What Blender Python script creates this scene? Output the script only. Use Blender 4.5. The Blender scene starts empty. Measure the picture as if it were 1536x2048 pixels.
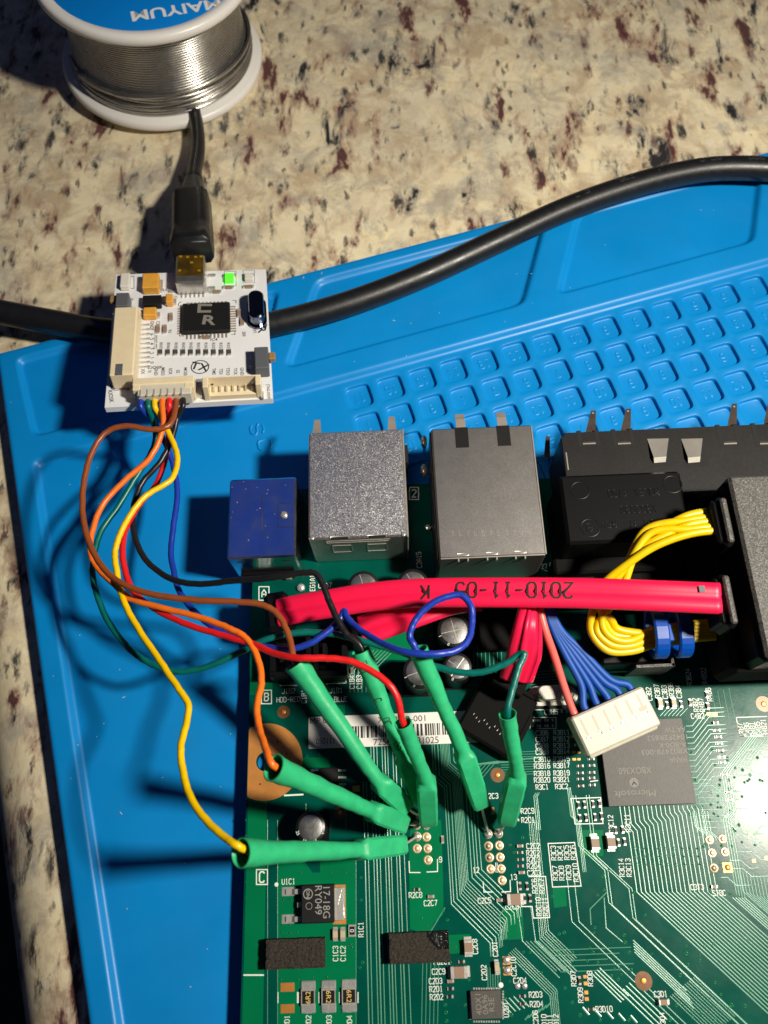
import bpy, math, random
from mathutils import Vector, Matrix
rnd = random.Random(7)
S = 0.1                     # the script is written in millimetres, one Blender unit is a centimetre
scene = bpy.context.scene
scene.unit_settings.system = 'METRIC'; scene.unit_settings.scale_length = 0.01

# ------------------------------------------------------------------ camera
F, CH = 1600.0, 160.0       # focal length in photo pixels, camera height above the big board in mm
def _n(v): v = Vector(v); v.normalize(); return v
_nad = _n((815-768, 1668-1024, F))
_y = Vector((620-768, -2950-1024, F)); _y -= _y.dot(_nad)*_nad; _y.normalize()
_z = -_nad; _x = _y.cross(_z)
R = Matrix((_x, _y, _z))    # photo axes (right, down, forward) to world
CAMP = Vector((0, 0, CH))
cam = bpy.data.objects.new('camera', bpy.data.cameras.new('camera'))
scene.collection.objects.link(cam); scene.camera = cam
cam.data.sensor_fit = 'VERTICAL'; cam.data.sensor_height = 36; cam.data.lens = F/2048*36
cm = Matrix((R.col[0], -R.col[1], -R.col[2])).transposed().to_4x4(); cm.translation = CAMP*S
cam.matrix_world = cm
cam.data.clip_start = 0.2; cam.data.clip_end = 2000
cam.data.dof.use_dof = True; cam.data.dof.focus_distance = 15.6; cam.data.dof.aperture_fstop = 0.26
scene.render.resolution_x, scene.render.resolution_y = 768, 1024

# ------------------------------------------------------------------ light: one small desk lamp from the right, dim bluish room
world = bpy.data.worlds.new('World'); scene.world = world; world.use_nodes = True
bg = world.node_tree.nodes['Background']; bg.inputs[0].default_value = (0.42, 0.55, 1.0, 1); bg.inputs[1].default_value = 0.024
LAMP = Vector((191, 9, 273))
ld = bpy.data.lights.new('desk_lamp', 'AREA'); ld.shape = 'DISK'; ld.size = 3.0; ld.energy = 6900; ld.color = (1.0, 0.935, 0.80); ld.spread = math.radians(112)
lo = bpy.data.objects.new('desk_lamp', ld); scene.collection.objects.link(lo)
lo.location = LAMP*S
lo.rotation_euler = (Vector((14, 66, -5))-LAMP).to_track_quat('-Z', 'Y').to_euler()
# added blue light, unseen: gives the polished steel its reflection and tints the shade
wd_ = bpy.data.lights.new('blue_reflection_light', 'AREA'); wd_.shape = 'SQUARE'; wd_.size = 26; wd_.energy = 620; wd_.color = (0.05, 0.17, 1.0)
wo = bpy.data.objects.new('blue_reflection_light', wd_); scene.collection.objects.link(wo); wo.location = (-15.5, 27, 56)
wo.rotation_euler = (Vector((0, 5, 0))-Vector(wo.location)).to_track_quat('-Z', 'Y').to_euler()
scene.view_settings.view_transform = 'Standard'; scene.view_settings.look = 'None'
scene.view_settings.exposure = 0.0; scene.view_settings.gamma = 1.0
scene.cycles.use_denoising = True; scene.cycles.max_bounces = 8; scene.cycles.sample_clamp_indirect = 6

# ------------------------------------------------------------------ helpers
def ray(px, py): return R @ Vector((px-768, py-1024, F))
def P(px, py, z=0.0):
    d = ray(px, py); return CAMP + d*((z-CH)/d.z)
def P2(px, py, z=0.0): p = P(px, py, z); return (p.x, p.y)
def mmpp(px, py, z=0.0): return (P(px+1, py, z)-P(px-1, py, z)).length/2
def srgb(r, g, b):
    f = lambda c: (c/255/12.92) if c/255 <= 0.04045 else ((c/255+0.055)/1.055)**2.4
    return (f(r), f(g), f(b), 1)

class MB:
    def __init__(s): s.v = []; s.f = []; s.sm = []
    def add(s, vs, fs, smooth=False):
        b = len(s.v); s.v += [tuple(v) for v in vs]
        for f in fs: s.f.append(tuple(b+i for i in f)); s.sm.append(smooth)
    def box(s, x0, y0, z0, x1, y1, z1, c=0.0):
        if x0 > x1: x0, x1 = x1, x0
        if y0 > y1: y0, y1 = y1, y0
        s.cbox(Matrix.Translation(((x0+x1)/2, (y0+y1)/2, (z0+z1)/2)), (x1-x0)/2, (y1-y0)/2, (z1-z0)/2, c)
    def cbox(s, M, a, b, h, c=0.0):
        if c <= 0:
            vs = [(x*a, y*b, z*h) for z in (-1, 1) for y in (-1, 1) for x in (-1, 1)]
            fs = [(0, 2, 3, 1), (4, 5, 7, 6), (0, 1, 5, 4), (2, 6, 7, 3), (0, 4, 6, 2), (1, 3, 7, 5)]
            s.add([M @ Vector(v) for v in vs], fs); return
        c = min(c, a*.9, b*.9, h*.9)
        vs = []; ix = {}
        for sx in (-1, 1):
            for sy in (-1, 1):
                for sz in (-1, 1):
                    for k in range(3):
                        v = [sx*a, sy*b, sz*h]
                        for j in range(3):
                            if j != k: v[j] -= (sx, sy, sz)[j]*c
                        ix[(sx, sy, sz, k)] = len(vs); vs.append(v)
        fs = []
        for k in range(3):
            i, j = [q for q in range(3) if q != k]
            for sg in (-1, 1):
                q = []
                for (p, r) in ((-1, -1), (1, -1), (1, 1), (-1, 1)):
                    t = [0, 0, 0]; t[k] = sg; t[i] = p; t[j] = r; q.append(ix[(*t, k)])
                fs.append(tuple(q))
        for k in range(3):
            i, j = [q for q in range(3) if q != k]
            for p in (-1, 1):
                for r in (-1, 1):
                    t0 = [0, 0, 0]; t0[i] = p; t0[j] = r; t1 = list(t0); t0[k] = -1; t1[k] = 1
                    fs.append((ix[(*t0, i)], ix[(*t0, j)], ix[(*t1, j)], ix[(*t1, i)]))
        for sx in (-1, 1):
            for sy in (-1, 1):
                for sz in (-1, 1): fs.append(tuple(ix[(sx, sy, sz, k)] for k in range(3)))
        # orient faces outward (the box is convex round its centre)
        out = []
        for f in fs:
            p = [Vector(vs[i]) for i in f]; n = (p[1]-p[0]).cross(p[2]-p[0]); m = sum(p, Vector())/len(p)
            out.append(f if n.dot(m) > 0 else tuple(reversed(f)))
        s.add([M @ Vector(v) for v in vs], out)
    def prism(s, poly, z0, z1, c=0.0):
        n = len(poly)
        ar = sum(poly[i][0]*poly[(i+1) % n][1]-poly[(i+1) % n][0]*poly[i][1] for i in range(n))
        if ar < 0: poly = list(reversed(poly))
        vs = [(x, y, z0) for x, y in poly]+[(x, y, z1-c) for x, y in poly]
        fs = [tuple(reversed(range(n)))]+[(i, (i+1) % n, n+(i+1) % n, n+i) for i in range(n)]
        if c > 0:
            cx = sum(p[0] for p in poly)/n; cy = sum(p[1] for p in poly)/n
            vs += [(x+(cx-x)*c/max(1e-6, math.hypot(cx-x, cy-y)), y+(cy-y)*c/max(1e-6, math.hypot(cx-x, cy-y)), z1) for x, y in poly]
            fs += [(n+i, n+(i+1) % n, 2*n+(i+1) % n, 2*n+i) for i in range(n)]; fs.append(tuple(range(2*n, 3*n)))
        else: fs.append(tuple(range(n, 2*n)))
        s.add(vs, fs)
    def lathe(s, prof, n=24, M=None, smooth=True, cap=True):
        M = M or Matrix(); vs = []; fs = []
        for r, z in prof:
            for k in range(n):
                a = 2*math.pi*k/n; vs.append(M @ Vector((r*math.cos(a), r*math.sin(a), z)))
        for i in range(len(prof)-1):
            for k in range(n):
                k2 = (k+1) % n; fs.append((i*n+k, i*n+k2, (i+1)*n+k2, (i+1)*n+k))
        if cap:
            fs.append(tuple(reversed(range(n)))); fs.append(tuple(range((len(prof)-1)*n, len(prof)*n)))
        s.add(vs, fs, smooth)
    def sweep(s, pts, prof, n, up=(0, 0, 1), caps=True, smooth=True):
        """prof(i) -> list of n (side, up) offsets for path point i"""
        pts = [Vector(p) for p in pts]; N = len(pts); vs = []; fs = []; prev = None
        for i, p in enumerate(pts):
            t = (pts[min(i+1, N-1)]-pts[max(i-1, 0)])
            t = t.normalized() if t.length > 1e-9 else Vector((0, 0, 1))
            if up is None:
                if prev is None:
                    a = Vector((0, 0, 1)) if abs(t.z) < .9 else Vector((1, 0, 0)); sd = t.cross(a).normalized()
                else: sd = (prev-t*prev.dot(t)).normalized()
                prev = sd
            else:
                u0 = Vector(up if not callable(up) else up(i)); sd = t.cross(u0)
                if sd.length < 1e-6: sd = t.cross(Vector((0, 1, 0)))
                sd.normalize()
            uu = sd.cross(t)
            for (a, b) in prof(i): vs.append(p+sd*a+uu*b)
        for i in range(N-1):
            for k in range(n):
                k2 = (k+1) % n; fs.append((i*n+k, (i+1)*n+k, (i+1)*n+k2, i*n+k2))
        if caps: fs.append(tuple(range(n))); fs.append(tuple(reversed(range((N-1)*n, N*n))))
        s.add(vs, fs, smooth)
    def tube(s, pts, r, n=12, caps=True):
        rr = r if callable(r) else (lambda i: r)
        cs = [(math.cos(2*math.pi*k/n), math.sin(2*math.pi*k/n)) for k in range(n)]
        s.sweep(pts, lambda i: [(c*rr(i), q*rr(i)) for c, q in cs], n, None, caps)
    def ball(s, c, r, sz=1.0, n=12):
        prof = [(max(1e-4, math.sin(math.pi*i/8))*r, -math.cos(math.pi*i/8)*r*sz) for i in range(9)]
        s.lathe(prof, n, Matrix.Translation(c), True, True)

WM = {}
def spline(pts, per=8):
    pts = [Vector(p) for p in pts]; out = []
    for i in range(len(pts)-1):
        p0 = pts[max(i-1, 0)]; p1 = pts[i]; p2 = pts[i+1]; p3 = pts[min(i+2, len(pts)-1)]
        for k in range(per):
            t = k/per
            out.append(0.5*((2*p1)+(p2-p0)*t+(2*p0-5*p1+4*p2-p3)*t*t+(3*p1-p0-3*p2+p3)*t**3))
    out.append(pts[-1]); return out
def mesh_of(mb, name, mat, origin=(0, 0, 0), sharp=0):
    o = Vector(origin); me = bpy.data.meshes.new(name)
    me.from_pydata([tuple((Vector(v)-o)*S) for v in mb.v], [], mb.f)
    me.polygons.foreach_set('use_smooth', mb.sm); me.update()
    if sharp: me.set_sharp_from_angle(angle=math.radians(sharp))
    for m in (mat if isinstance(mat, (list, tuple)) else [mat]): me.materials.append(m)
    return me
def link(name, data, parent=None, M=None, **props):
    o = bpy.data.objects.new(name, data); scene.collection.objects.link(o)
    M = M or Matrix()
    W = M.copy(); W.translation = M.translation*S
    if parent is not None:
        o.parent = parent; o.matrix_local = WM[parent.name].inverted() @ W
    else: o.matrix_local = W
    WM[o.name] = W
    for k, v in props.items(): o[k] = v
    return o
def part(name, mb, mat, parent=None, origin=None, **props):
    """one mesh whose vertices are given in world millimetres"""
    if origin is None:
        if parent is not None: origin = WM[parent.name].translation/S
        else:
            xs = [Vector(v) for v in mb.v]; origin = sum(xs, Vector())/len(xs); origin.z = min(v.z for v in xs)
    return link(name, mesh_of(mb, name, mat, origin), parent, Matrix.Translation(origin), **props)
def lpart(name, mb, mat, parent, **props):
    """one mesh whose vertices are given in the parent's own axes (mm)"""
    o = bpy.data.objects.new(name, mesh_of(mb, name, mat)); scene.collection.objects.link(o); o.parent = parent
    WM[o.name] = WM[parent.name].copy()
    for k, v in props.items(): o[k] = v
    return o
def empty(name, loc, label, cat, group=None, M=None):
    M = M or Matrix.Translation(loc)
    o = link(name, None, None, M, label=label, category=cat); o.empty_display_size = 0.3
    if group: o['group'] = group
    return o
def inst(name, me, parent, loc, rz=0.0):
    return link(name, me, parent, Matrix.Translation(loc) @ Matrix.Rotation(rz, 4, 'Z'))

# ------------------------------------------------------------------ materials
def newmat(name):
    m = bpy.data.materials.new(name); m.use_nodes = True; nt = m.node_tree
    return m, nt, nt.nodes['Principled BSDF']
def col4(c): return c if len(c) == 4 else (*c, 1)
def mat(name, color, rough=0.5, metal=0.0, var=0.0, vscale=4.0, bump=0.0, bscale=20.0, coat=0.0, coatr=0.1, spec=0.5, sss=0.0, rvar=0.0, bdet=3.0, color2=None):
    m, nt, b = newmat(name); N = nt.nodes; L = nt.links
    b.inputs['Base Color'].default_value = col4(color); b.inputs['Roughness'].default_value = rough
    b.inputs['Metallic'].default_value = metal; b.inputs['Specular IOR Level'].default_value = spec
    b.inputs['Coat Weight'].default_value = coat; b.inputs['Coat Roughness'].default_value = coatr
    if sss: b.inputs['Subsurface Weight'].default_value = sss; b.inputs['Subsurface Radius'].default_value = (.12, .12, .1); b.inputs['Subsurface Scale'].default_value = 0.3
    tc = N.new('ShaderNodeTexCoord')
    if var or color2:
        nz = N.new('ShaderNodeTexNoise'); nz.inputs['Scale'].default_value = vscale; nz.inputs['Detail'].default_value = 5
        L.new(tc.outputs['Object'], nz.inputs['Vector'])
        mx = N.new('ShaderNodeMix'); mx.data_type = 'RGBA'
        mx.inputs[6].default_value = col4(color)
        mx.inputs[7].default_value = col4(color2) if color2 else tuple(min(1, c*(1+var)) for c in color[:3])+(1,)
        rp = N.new('ShaderNodeMapRange'); rp.inputs[1].default_value = .35; rp.inputs[2].default_value = .65
        L.new(nz.outputs['Fac'], rp.inputs[0]); L.new(rp.outputs[0], mx.inputs[0]); L.new(mx.outputs[2], b.inputs['Base Color'])
    if rvar:
        n2 = N.new('ShaderNodeTexNoise'); n2.inputs['Scale'].default_value = vscale*1.7; n2.inputs['Detail'].default_value = 6
        L.new(tc.outputs['Object'], n2.inputs['Vector'])
        r2 = N.new('ShaderNodeMapRange'); r2.inputs[1].default_value = .3; r2.inputs[2].default_value = .7
        r2.inputs[3].default_value = max(.02, rough-rvar); r2.inputs[4].default_value = min(1, rough+rvar)
        L.new(n2.outputs['Fac'], r2.inputs[0]); L.new(r2.outputs[0], b.inputs['Roughness'])
    if bump:
        n3 = N.new('ShaderNodeTexNoise'); n3.inputs['Scale'].default_value = bscale; n3.inputs['Detail'].default_value = bdet
        L.new(tc.outputs['Object'], n3.inputs['Vector'])
        bp = N.new('ShaderNodeBump'); bp.inputs['Strength'].default_value = bump; bp.inputs['Distance'].default_value = 0.02
        L.new(n3.outputs['Fac'], bp.inputs['Height']); L.new(bp.outputs[0], b.inputs['Normal'])
        if coat: L.new(bp.outputs[0], b.inputs['Coat Normal'])
    return m

def granite():
    m, nt, b = newmat('granite'); N = nt.nodes; L = nt.links
    tc = N.new('ShaderNodeTexCoord')
    def noise(scale, det=4, rough=.55, dist=0.0, vec=None, off=0.0):
        mp = N.new('ShaderNodeMapping'); mp.inputs['Location'].default_value = (off, off*.7, off*1.3)
        L.new(vec or tc.outputs['Object'], mp.inputs[0])
        n = N.new('ShaderNodeTexNoise'); n.inputs['Scale'].default_value = scale; n.inputs['Detail'].default_value = det
        n.inputs['Roughness'].default_value = rough; n.inputs['Distortion'].default_value = dist
        L.new(mp.outputs[0], n.inputs['Vector']); return n.outputs['Fac']
    def rng(x, a, c, lo=0.0, hi=1.0):
        r = N.new('ShaderNodeMapRange'); r.inputs[1].default_value = a; r.inputs[2].default_value = c; r.inputs[3].default_value = lo; r.inputs[4].default_value = hi
        L.new(x, r.inputs[0]); return r.outputs[0]
    def mul(a, c):
        q = N.new('ShaderNodeMath'); q.operation = 'MULTIPLY'; L.new(a, q.inputs[0])
        if isinstance(c, float): q.inputs[1].default_value = c
        else: L.new(c, q.inputs[1])
        return q.outputs[0]
    def mix(f, a, c):
        x = N.new('ShaderNodeMix'); x.data_type = 'RGBA'; L.new(f, x.inputs[0])
        for i, q in ((6, a), (7, c)):
            if isinstance(q, tuple): x.inputs[i].default_value = q
            else: L.new(q, x.inputs[i])
        return x.outputs[2]
    st = N.new('ShaderNodeMapping'); st.inputs['Rotation'].default_value = (0, 0, math.radians(-28)); st.inputs['Scale'].default_value = (1.9, 0.8, 1.4)
    L.new(tc.outputs['Object'], st.inputs[0]); sv = st.outputs[0]
    vo = N.new('ShaderNodeTexVoronoi'); vo.inputs['Scale'].default_value = 3.6; vo.inputs['Randomness'].default_value = 1
    wv = N.new('ShaderNodeMix'); wv.data_type = 'VECTOR'; wv.inputs[0].default_value = .12
    nc = N.new('ShaderNodeTexNoise'); nc.inputs['Scale'].default_value = 6; L.new(tc.outputs['Object'], nc.inputs['Vector'])
    L.new(tc.outputs['Object'], wv.inputs[4]); L.new(nc.outputs['Color'], wv.inputs[5]); L.new(wv.outputs[1], vo.inputs['Vector'])
    sp = N.new('ShaderNodeSeparateColor'); L.new(vo.outputs['Color'], sp.inputs[0])
    c = mix(rng(sp.outputs[0], 0, 1), (.86, .73, .47, 1), (.72, .61, .42, 1))           # grains of feldspar
    c = mix(mul(rng(noise(.40, 5), .44, .66), .55), c, (.52, .46, .36, 1))                            # large cloudy tone
    c = mix(mul(rng(noise(2.6, 6, .7, .4, off=3.1), .50, .68), .7), c, (.80, .74, .55, 1))
    c = mix(mul(rng(noise(1.9, 6, .7, .5, off=9.0), .55, .70), .42), c, (.34, .31, .24, 1))  # grey veins
    c = mix(mul(rng(noise(.9, 4, .6, .3, off=21.), .62, .72), .5), c, (.34, .20, .13, 1))
    def specks(scale, keep, r0, r1, clus=None, off=0.0, stretch=True):
        """scattered mineral grains: a random share of ragged Voronoi cells, optionally clustered"""
        mp = N.new('ShaderNodeMapping'); mp.inputs['Location'].default_value = (off, off*.6, off*.3); L.new(sv if stretch else tc.outputs['Object'], mp.inputs[0])
        nn = N.new('ShaderNodeTexNoise'); nn.inputs['Scale'].default_value = scale*1.6; nn.inputs['Detail'].default_value = 5; nn.inputs['Roughness'].default_value = .7; L.new(mp.outputs[0], nn.inputs['Vector'])
        dv = N.new('ShaderNodeVectorMath'); dv.operation = 'SCALE'; dv.inputs['Scale'].default_value = 1.5/scale; L.new(nn.outputs['Color'], dv.inputs[0])
        av = N.new('ShaderNodeVectorMath'); av.operation = 'ADD'; L.new(mp.outputs[0], av.inputs[0]); L.new(dv.outputs[0], av.inputs[1])
        v = N.new('ShaderNodeTexVoronoi'); v.inputs['Scale'].default_value = scale; L.new(av.outputs[0], v.inputs['Vector'])
        sc = N.new('ShaderNodeSeparateColor'); L.new(v.outputs['Color'], sc.inputs[0])
        msk = mul(rng(sc.outputs[1], keep, keep+.02), rng(v.outputs['Distance'], r1, r0))
        if clus: msk = mul(msk, clus)
        return msk
    big = rng(noise(.38, 3, .6, .3, off=5.), .53, .66); big2 = rng(noise(.6, 3, .6, .3, off=61.), .34, .46); big3 = rng(noise(.7, 4, .6, .4, sv, 71.), .36, .48)
    c = mix(mul(rng(noise(.95, 6, .66, .5, None, 3.), .47, .62), .70), c, (.44, .32, .20, 1))   # tan and brown clouds
    c = mix(mul(rng(noise(.70, 6, .66, .5, None, 8.), .52, .64), .65), c, (.33, .31, .27, 1))   # grey clouds
    c = mix(mul(rng(noise(1.5, 6, .70, .4, None, 15.), .50, .66), .50), c, (.82, .74, .54, 1))  # pale crystals
    c = mix(mul(rng(noise(.75, 5, .60, .25, sv, 31.), .55, .62), .60), c, (.30, .155, .115, 1)) # rusty halos
    c = mix(mul(rng(noise(.75, 5, .60, .25, sv, 31.), .615, .655), .93), c, (.085, .030, .032, 1))         # garnets
    c = mix(mul(specks(1.3, .84, .15, .42, big2, 35.), .93), c, (.11, .035, .035, 1))
    c = mix(mul(rng(noise(.66, 6, .66, .45, sv, 41.), .56, .62), .55), c, (.22, .21, .19, 1))
    c = mix(rng(noise(.66, 6, .66, .45, sv, 41.), .610, .66), c, (.030, .028, .030, 1))         # dark mica
    c = mix(mul(specks(1.25, .74, .15, .42, big3, 47.), .95), c, (.034, .034, .038, 1))
    c = mix(mul(specks(2.8, .82, .18, .45, big3, 53.), .85), c, (.05, .048, .046, 1))
    L.new(c, b.inputs['Base Color']); b.inputs['Roughness'].default_value = .28
    b.inputs['Coat Weight'].default_value = .0
    bp = N.new('ShaderNodeBump'); bp.inputs['Strength'].default_value = .12; bp.inputs['Distance'].default_value = .02
    L.new(noise(7, 4), bp.inputs['Height']); L.new(bp.outputs[0], b.inputs['Normal'])
    return m

def solder_mask(name, c1, c2):
    return mat(name, c1, .225, 0, color2=c2, vscale=1.6, bump=.03, bscale=22, bdet=4, spec=.17, rvar=.04)
def glitter(name, base, rough, strength, scale, metal=1.0, vs=2.0, var=.15):
    """metal or moulded plastic with a fine sparkling grain"""
    m, nt, b = newmat(name); N = nt.nodes; L = nt.links
    b.inputs['Base Color'].default_value = col4(base); b.inputs['Metallic'].default_value = metal; b.inputs['Roughness'].default_value = rough
    tc = N.new('ShaderNodeTexCoord'); vo = N.new('ShaderNodeTexVoronoi'); vo.inputs['Scale'].default_value = scale
    L.new(tc.outputs['Object'], vo.inputs['Vector'])
    geo = N.new('ShaderNodeNewGeometry'); sub = N.new('ShaderNodeVectorMath'); sub.operation = 'SUBTRACT'; sub.inputs[1].default_value = (.5, .5, .5)
    L.new(vo.outputs['Color'], sub.inputs[0])
    sc = N.new('ShaderNodeVectorMath'); sc.operation = 'SCALE'; sc.inputs['Scale'].default_value = strength; L.new(sub.outputs[0], sc.inputs[0])
    ad = N.new('ShaderNodeVectorMath'); ad.operation = 'ADD'; L.new(geo.outputs['Normal'], ad.inputs[0]); L.new(sc.outputs[0], ad.inputs[1])
    no = N.new('ShaderNodeVectorMath'); no.operation = 'NORMALIZE'; L.new(ad.outputs[0], no.inputs[0]); L.new(no.outputs[0], b.inputs['Normal'])
    nz = N.new('ShaderNodeTexNoise'); nz.inputs['Scale'].default_value = vs; nz.inputs['Detail'].default_value = 5; L.new(tc.outputs['Object'], nz.inputs['Vector'])
    mx = N.new('ShaderNodeMix'); mx.data_type = 'RGBA'; L.new(nz.outputs['Fac'], mx.inputs[0])
    mx.inputs[6].default_value = tuple(c*(1-var) for c in base[:3])+(1,); mx.inputs[7].default_value = tuple(min(1, c*(1+var)) for c in base[:3])+(1,)
    L.new(mx.outputs[2], b.inputs['Base Color'])
    return m

M = {}
M['granite'] = granite()
M['floor'] = mat('dark_floor', (.02, .02, .022), .6, bump=.2, bscale=3, var=.5, vscale=.5)
M['mat'] = mat('blue_silicone', (.0, .210, .56), .42, var=.10, vscale=.6, bump=.05, bscale=30, spec=.45, rvar=.05)
M['mask'] = solder_mask('green_solder_mask', (.0, .060, .044, 1), (.0, .078, .054, 1))
M['pour'] = solder_mask('green_mask_over_copper', (.001, .150, .056, 1), (.001, .165, .064, 1))
M['trace'] = mat('masked_trace', (.085, .30, .19), .27, .0, bump=.02, bscale=30, spec=.75)
M['fr4'] = mat('board_edge', (.20, .24, .10), .7)
M['silk'] = mat('white_silkscreen', (.74, .78, .72), .55, var=.15, vscale=25)
M['copper'] = mat('bare_copper_finish', (.72, .30, .075), .38, .55, var=.25, vscale=3, bump=.1, bscale=30)
M['ring'] = mat('brown_masked_copper', (.17, .075, .03), .35, .2, var=.3, vscale=9)
M['gold'] = mat('pale_gold_pad', (.78, .60, .38), .36, .55, var=.2, vscale=12, bump=.25, bscale=18)
M['solder'] = mat('solder_joint', (.74, .73, .70), .27, .72, var=.2, vscale=10, bump=.35, bscale=14)
M['tin'] = mat('tinned_lead', (.66, .63, .58), .34, .62, bump=.15, bscale=20)
M['steel'] = mat('bright_steel', (.60, .56, .50), .32, .72, var=.15, vscale=3, bump=.05, bscale=40)
M['prong'] = mat('spring_steel', (.10, .075, .062), .26, .5, var=.5, vscale=4)
M['finger'] = mat('pale_spring_steel', (.46, .39, .33), .34, .5, var=.25, vscale=3)
M['shell'] = glitter('sandblasted_steel', (.62, .60, .59), .42, .36, 96)
M['shell_dull'] = glitter('dull_plated_steel', (.31, .29, .275), .45, .06, 95, 1.0, vs=3, var=.18)
M['shell_blue'] = mat('smooth_plated_steel', (.55, .56, .60), .20, 1.0, var=.12, vscale=2, bump=.03, bscale=30, rvar=.06)
M['blacksteel'] = glitter('black_oxide_steel', (.040, .038, .038), .40, .06, 90, .75)
M['black'] = mat('black_plastic', (.0045, .0045, .005), .36, bump=.04, bscale=30, spec=.2)
M['blackgrain'] = glitter('grained_black_plastic', (.072, .066, .060), .5, .45, 70, 0.0, var=.15)
M['rubber'] = mat('black_cable_jacket', (.009, .009, .010), .40, bump=.10, bscale=22, rvar=.06, vscale=3)
M['chip'] = mat('dark_epoxy', (.062, .055, .048), .52, var=.18, vscale=14, bump=.12, bscale=40)
M['chipblack'] = mat('black_epoxy', (.011, .011, .0115), .5, bump=.15, bscale=40, spec=.25)
M['matte'] = mat('matte_black_plastic', (.006, .006, .006), .75, bump=.1, bscale=30, spec=.08)
M['print'] = mat('grey_laser_marking', (.21, .195, .17), .6)
M['printlight'] = mat('light_laser_marking', (.30, .29, .27), .6)
M['foam'] = mat('charcoal_foam', (.028, .024, .020), .95, var=1.1, vscale=30, bump=1.0, bscale=34, bdet=6, spec=.1)
M['shellmetal'] = mat('socket_shell_steel', (.50, .48, .45), .24, .9, var=.3, vscale=6, bump=.05, bscale=20)
M['wet'] = mat('glossy_black_residue', (.008, .008, .008), .10, bump=1.0, bscale=22, bdet=4)
M['ceramic'] = mat('tan_ceramic', (.27, .17, .115), .5, var=.1)
M['ceramicl'] = mat('pale_ceramic', (.52, .42, .28), .5)
M['resist'] = mat('black_resistor', (.010, .010, .010), .35)
M['goldprint'] = mat('yellow_marking', (.75, .52, .16), .5)
M['alu'] = mat('brushed_can_top', (.27, .265, .26), .42, .9, bump=.10, bscale=34, bdet=5, rvar=.06, vscale=10)
M['can'] = mat('black_can_sleeve', (.010, .010, .011), .35)
M['paper'] = mat('white_label_paper', (.72, .70, .66), .6, var=.05, vscale=6)
M['ink'] = mat('black_ink', (.012, .012, .012), .6)
M['whitepcb'] = mat('white_solder_mask', (.74, .74, .76), .30, bump=.05, bscale=30, spec=.4)
M['nylon'] = mat('cream_nylon', (.72, .60, .40), .45, var=.06, vscale=6, sss=.15)
M['whitenylon'] = mat('ivory_nylon', (.56, .52, .425), .45, var=.08, vscale=6, sss=.15)
M['tant'] = mat('amber_tantalum', (.68, .33, .045), .42, var=.1, vscale=10)
M['tape'] = mat('amber_film', (.42, .22, .02), .12, .75, bump=.2, bscale=8, color2=(.16, .10, .02, 1), vscale=2.5)
M['led'] = None
M['ledoff'] = mat('clear_lens', (.70, .66, .58), .25)
M['greyplastic'] = mat('grey_plastic', (.10, .105, .12), .45, bump=.08, bscale=30)
M['shrink'] = mat('green_heat_shrink', (.024, .39, .165), .44, var=.18, vscale=5, bump=.35, bscale=6, bdet=5, spec=.45, sss=.1, rvar=.08)
M['redribbon'] = mat('crimson_ribbon', (.86, .008, .065), .42, var=.06, vscale=2, bump=.04, bscale=10, sss=.1)
M['whiteplastic'] = mat('white_spool_plastic', (.76, .73, .70), .35, bump=.05, bscale=15, sss=.1)
M['bluelabel'] = mat('blue_label', (.0, .19, .62), .4)
M['whiteink'] = mat('white_label_ink', (.80, .80, .80), .45)
M['solderwire'] = mat('solder_wire', (.52, .50, .47), .24, .95, var=.15, vscale=2.5, bump=.04, bscale=10, rvar=.04)
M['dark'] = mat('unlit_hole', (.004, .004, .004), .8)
M['tie'] = mat('blue_cable_tie', (.0, .055, .34), .35)
def wiremat(n, c, r=.36): return mat(n, c, r, var=.12, vscale=5, bump=.04, bscale=12, spec=.5)
W = dict(yellow=wiremat('yellow_insulation', (.80, .50, .0)), orange=wiremat('orange_insulation', (.82, .16, .012)),
         brown=wiremat('brown_insulation', (.25, .060, .014)), red=wiremat('red_insulation', (.68, .012, .014)),
         black=wiremat('black_insulation', (.010, .010, .011)), blue=wiremat('blue_insulation', (.010, .038, .34)),
         green=wiremat('teal_insulation', (.0, .125, .105)), pink=wiremat('pink_insulation', (.72, .13, .11)),
         royal=wiremat('royal_blue_insulation', (.0, .060, .33), .55), lemon=wiremat('lemon_insulation', (.72, .47, .0)))
m_, nt_, b_ = newmat('green_led'); b_.inputs['Base Color'].default_value = (.02, .5, .02, 1)
b_.inputs['Emission Color'].default_value = (.08, 1, .02, 1); b_.inputs['Emission Strength'].default_value = 1.6; M['led'] = m_

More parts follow.
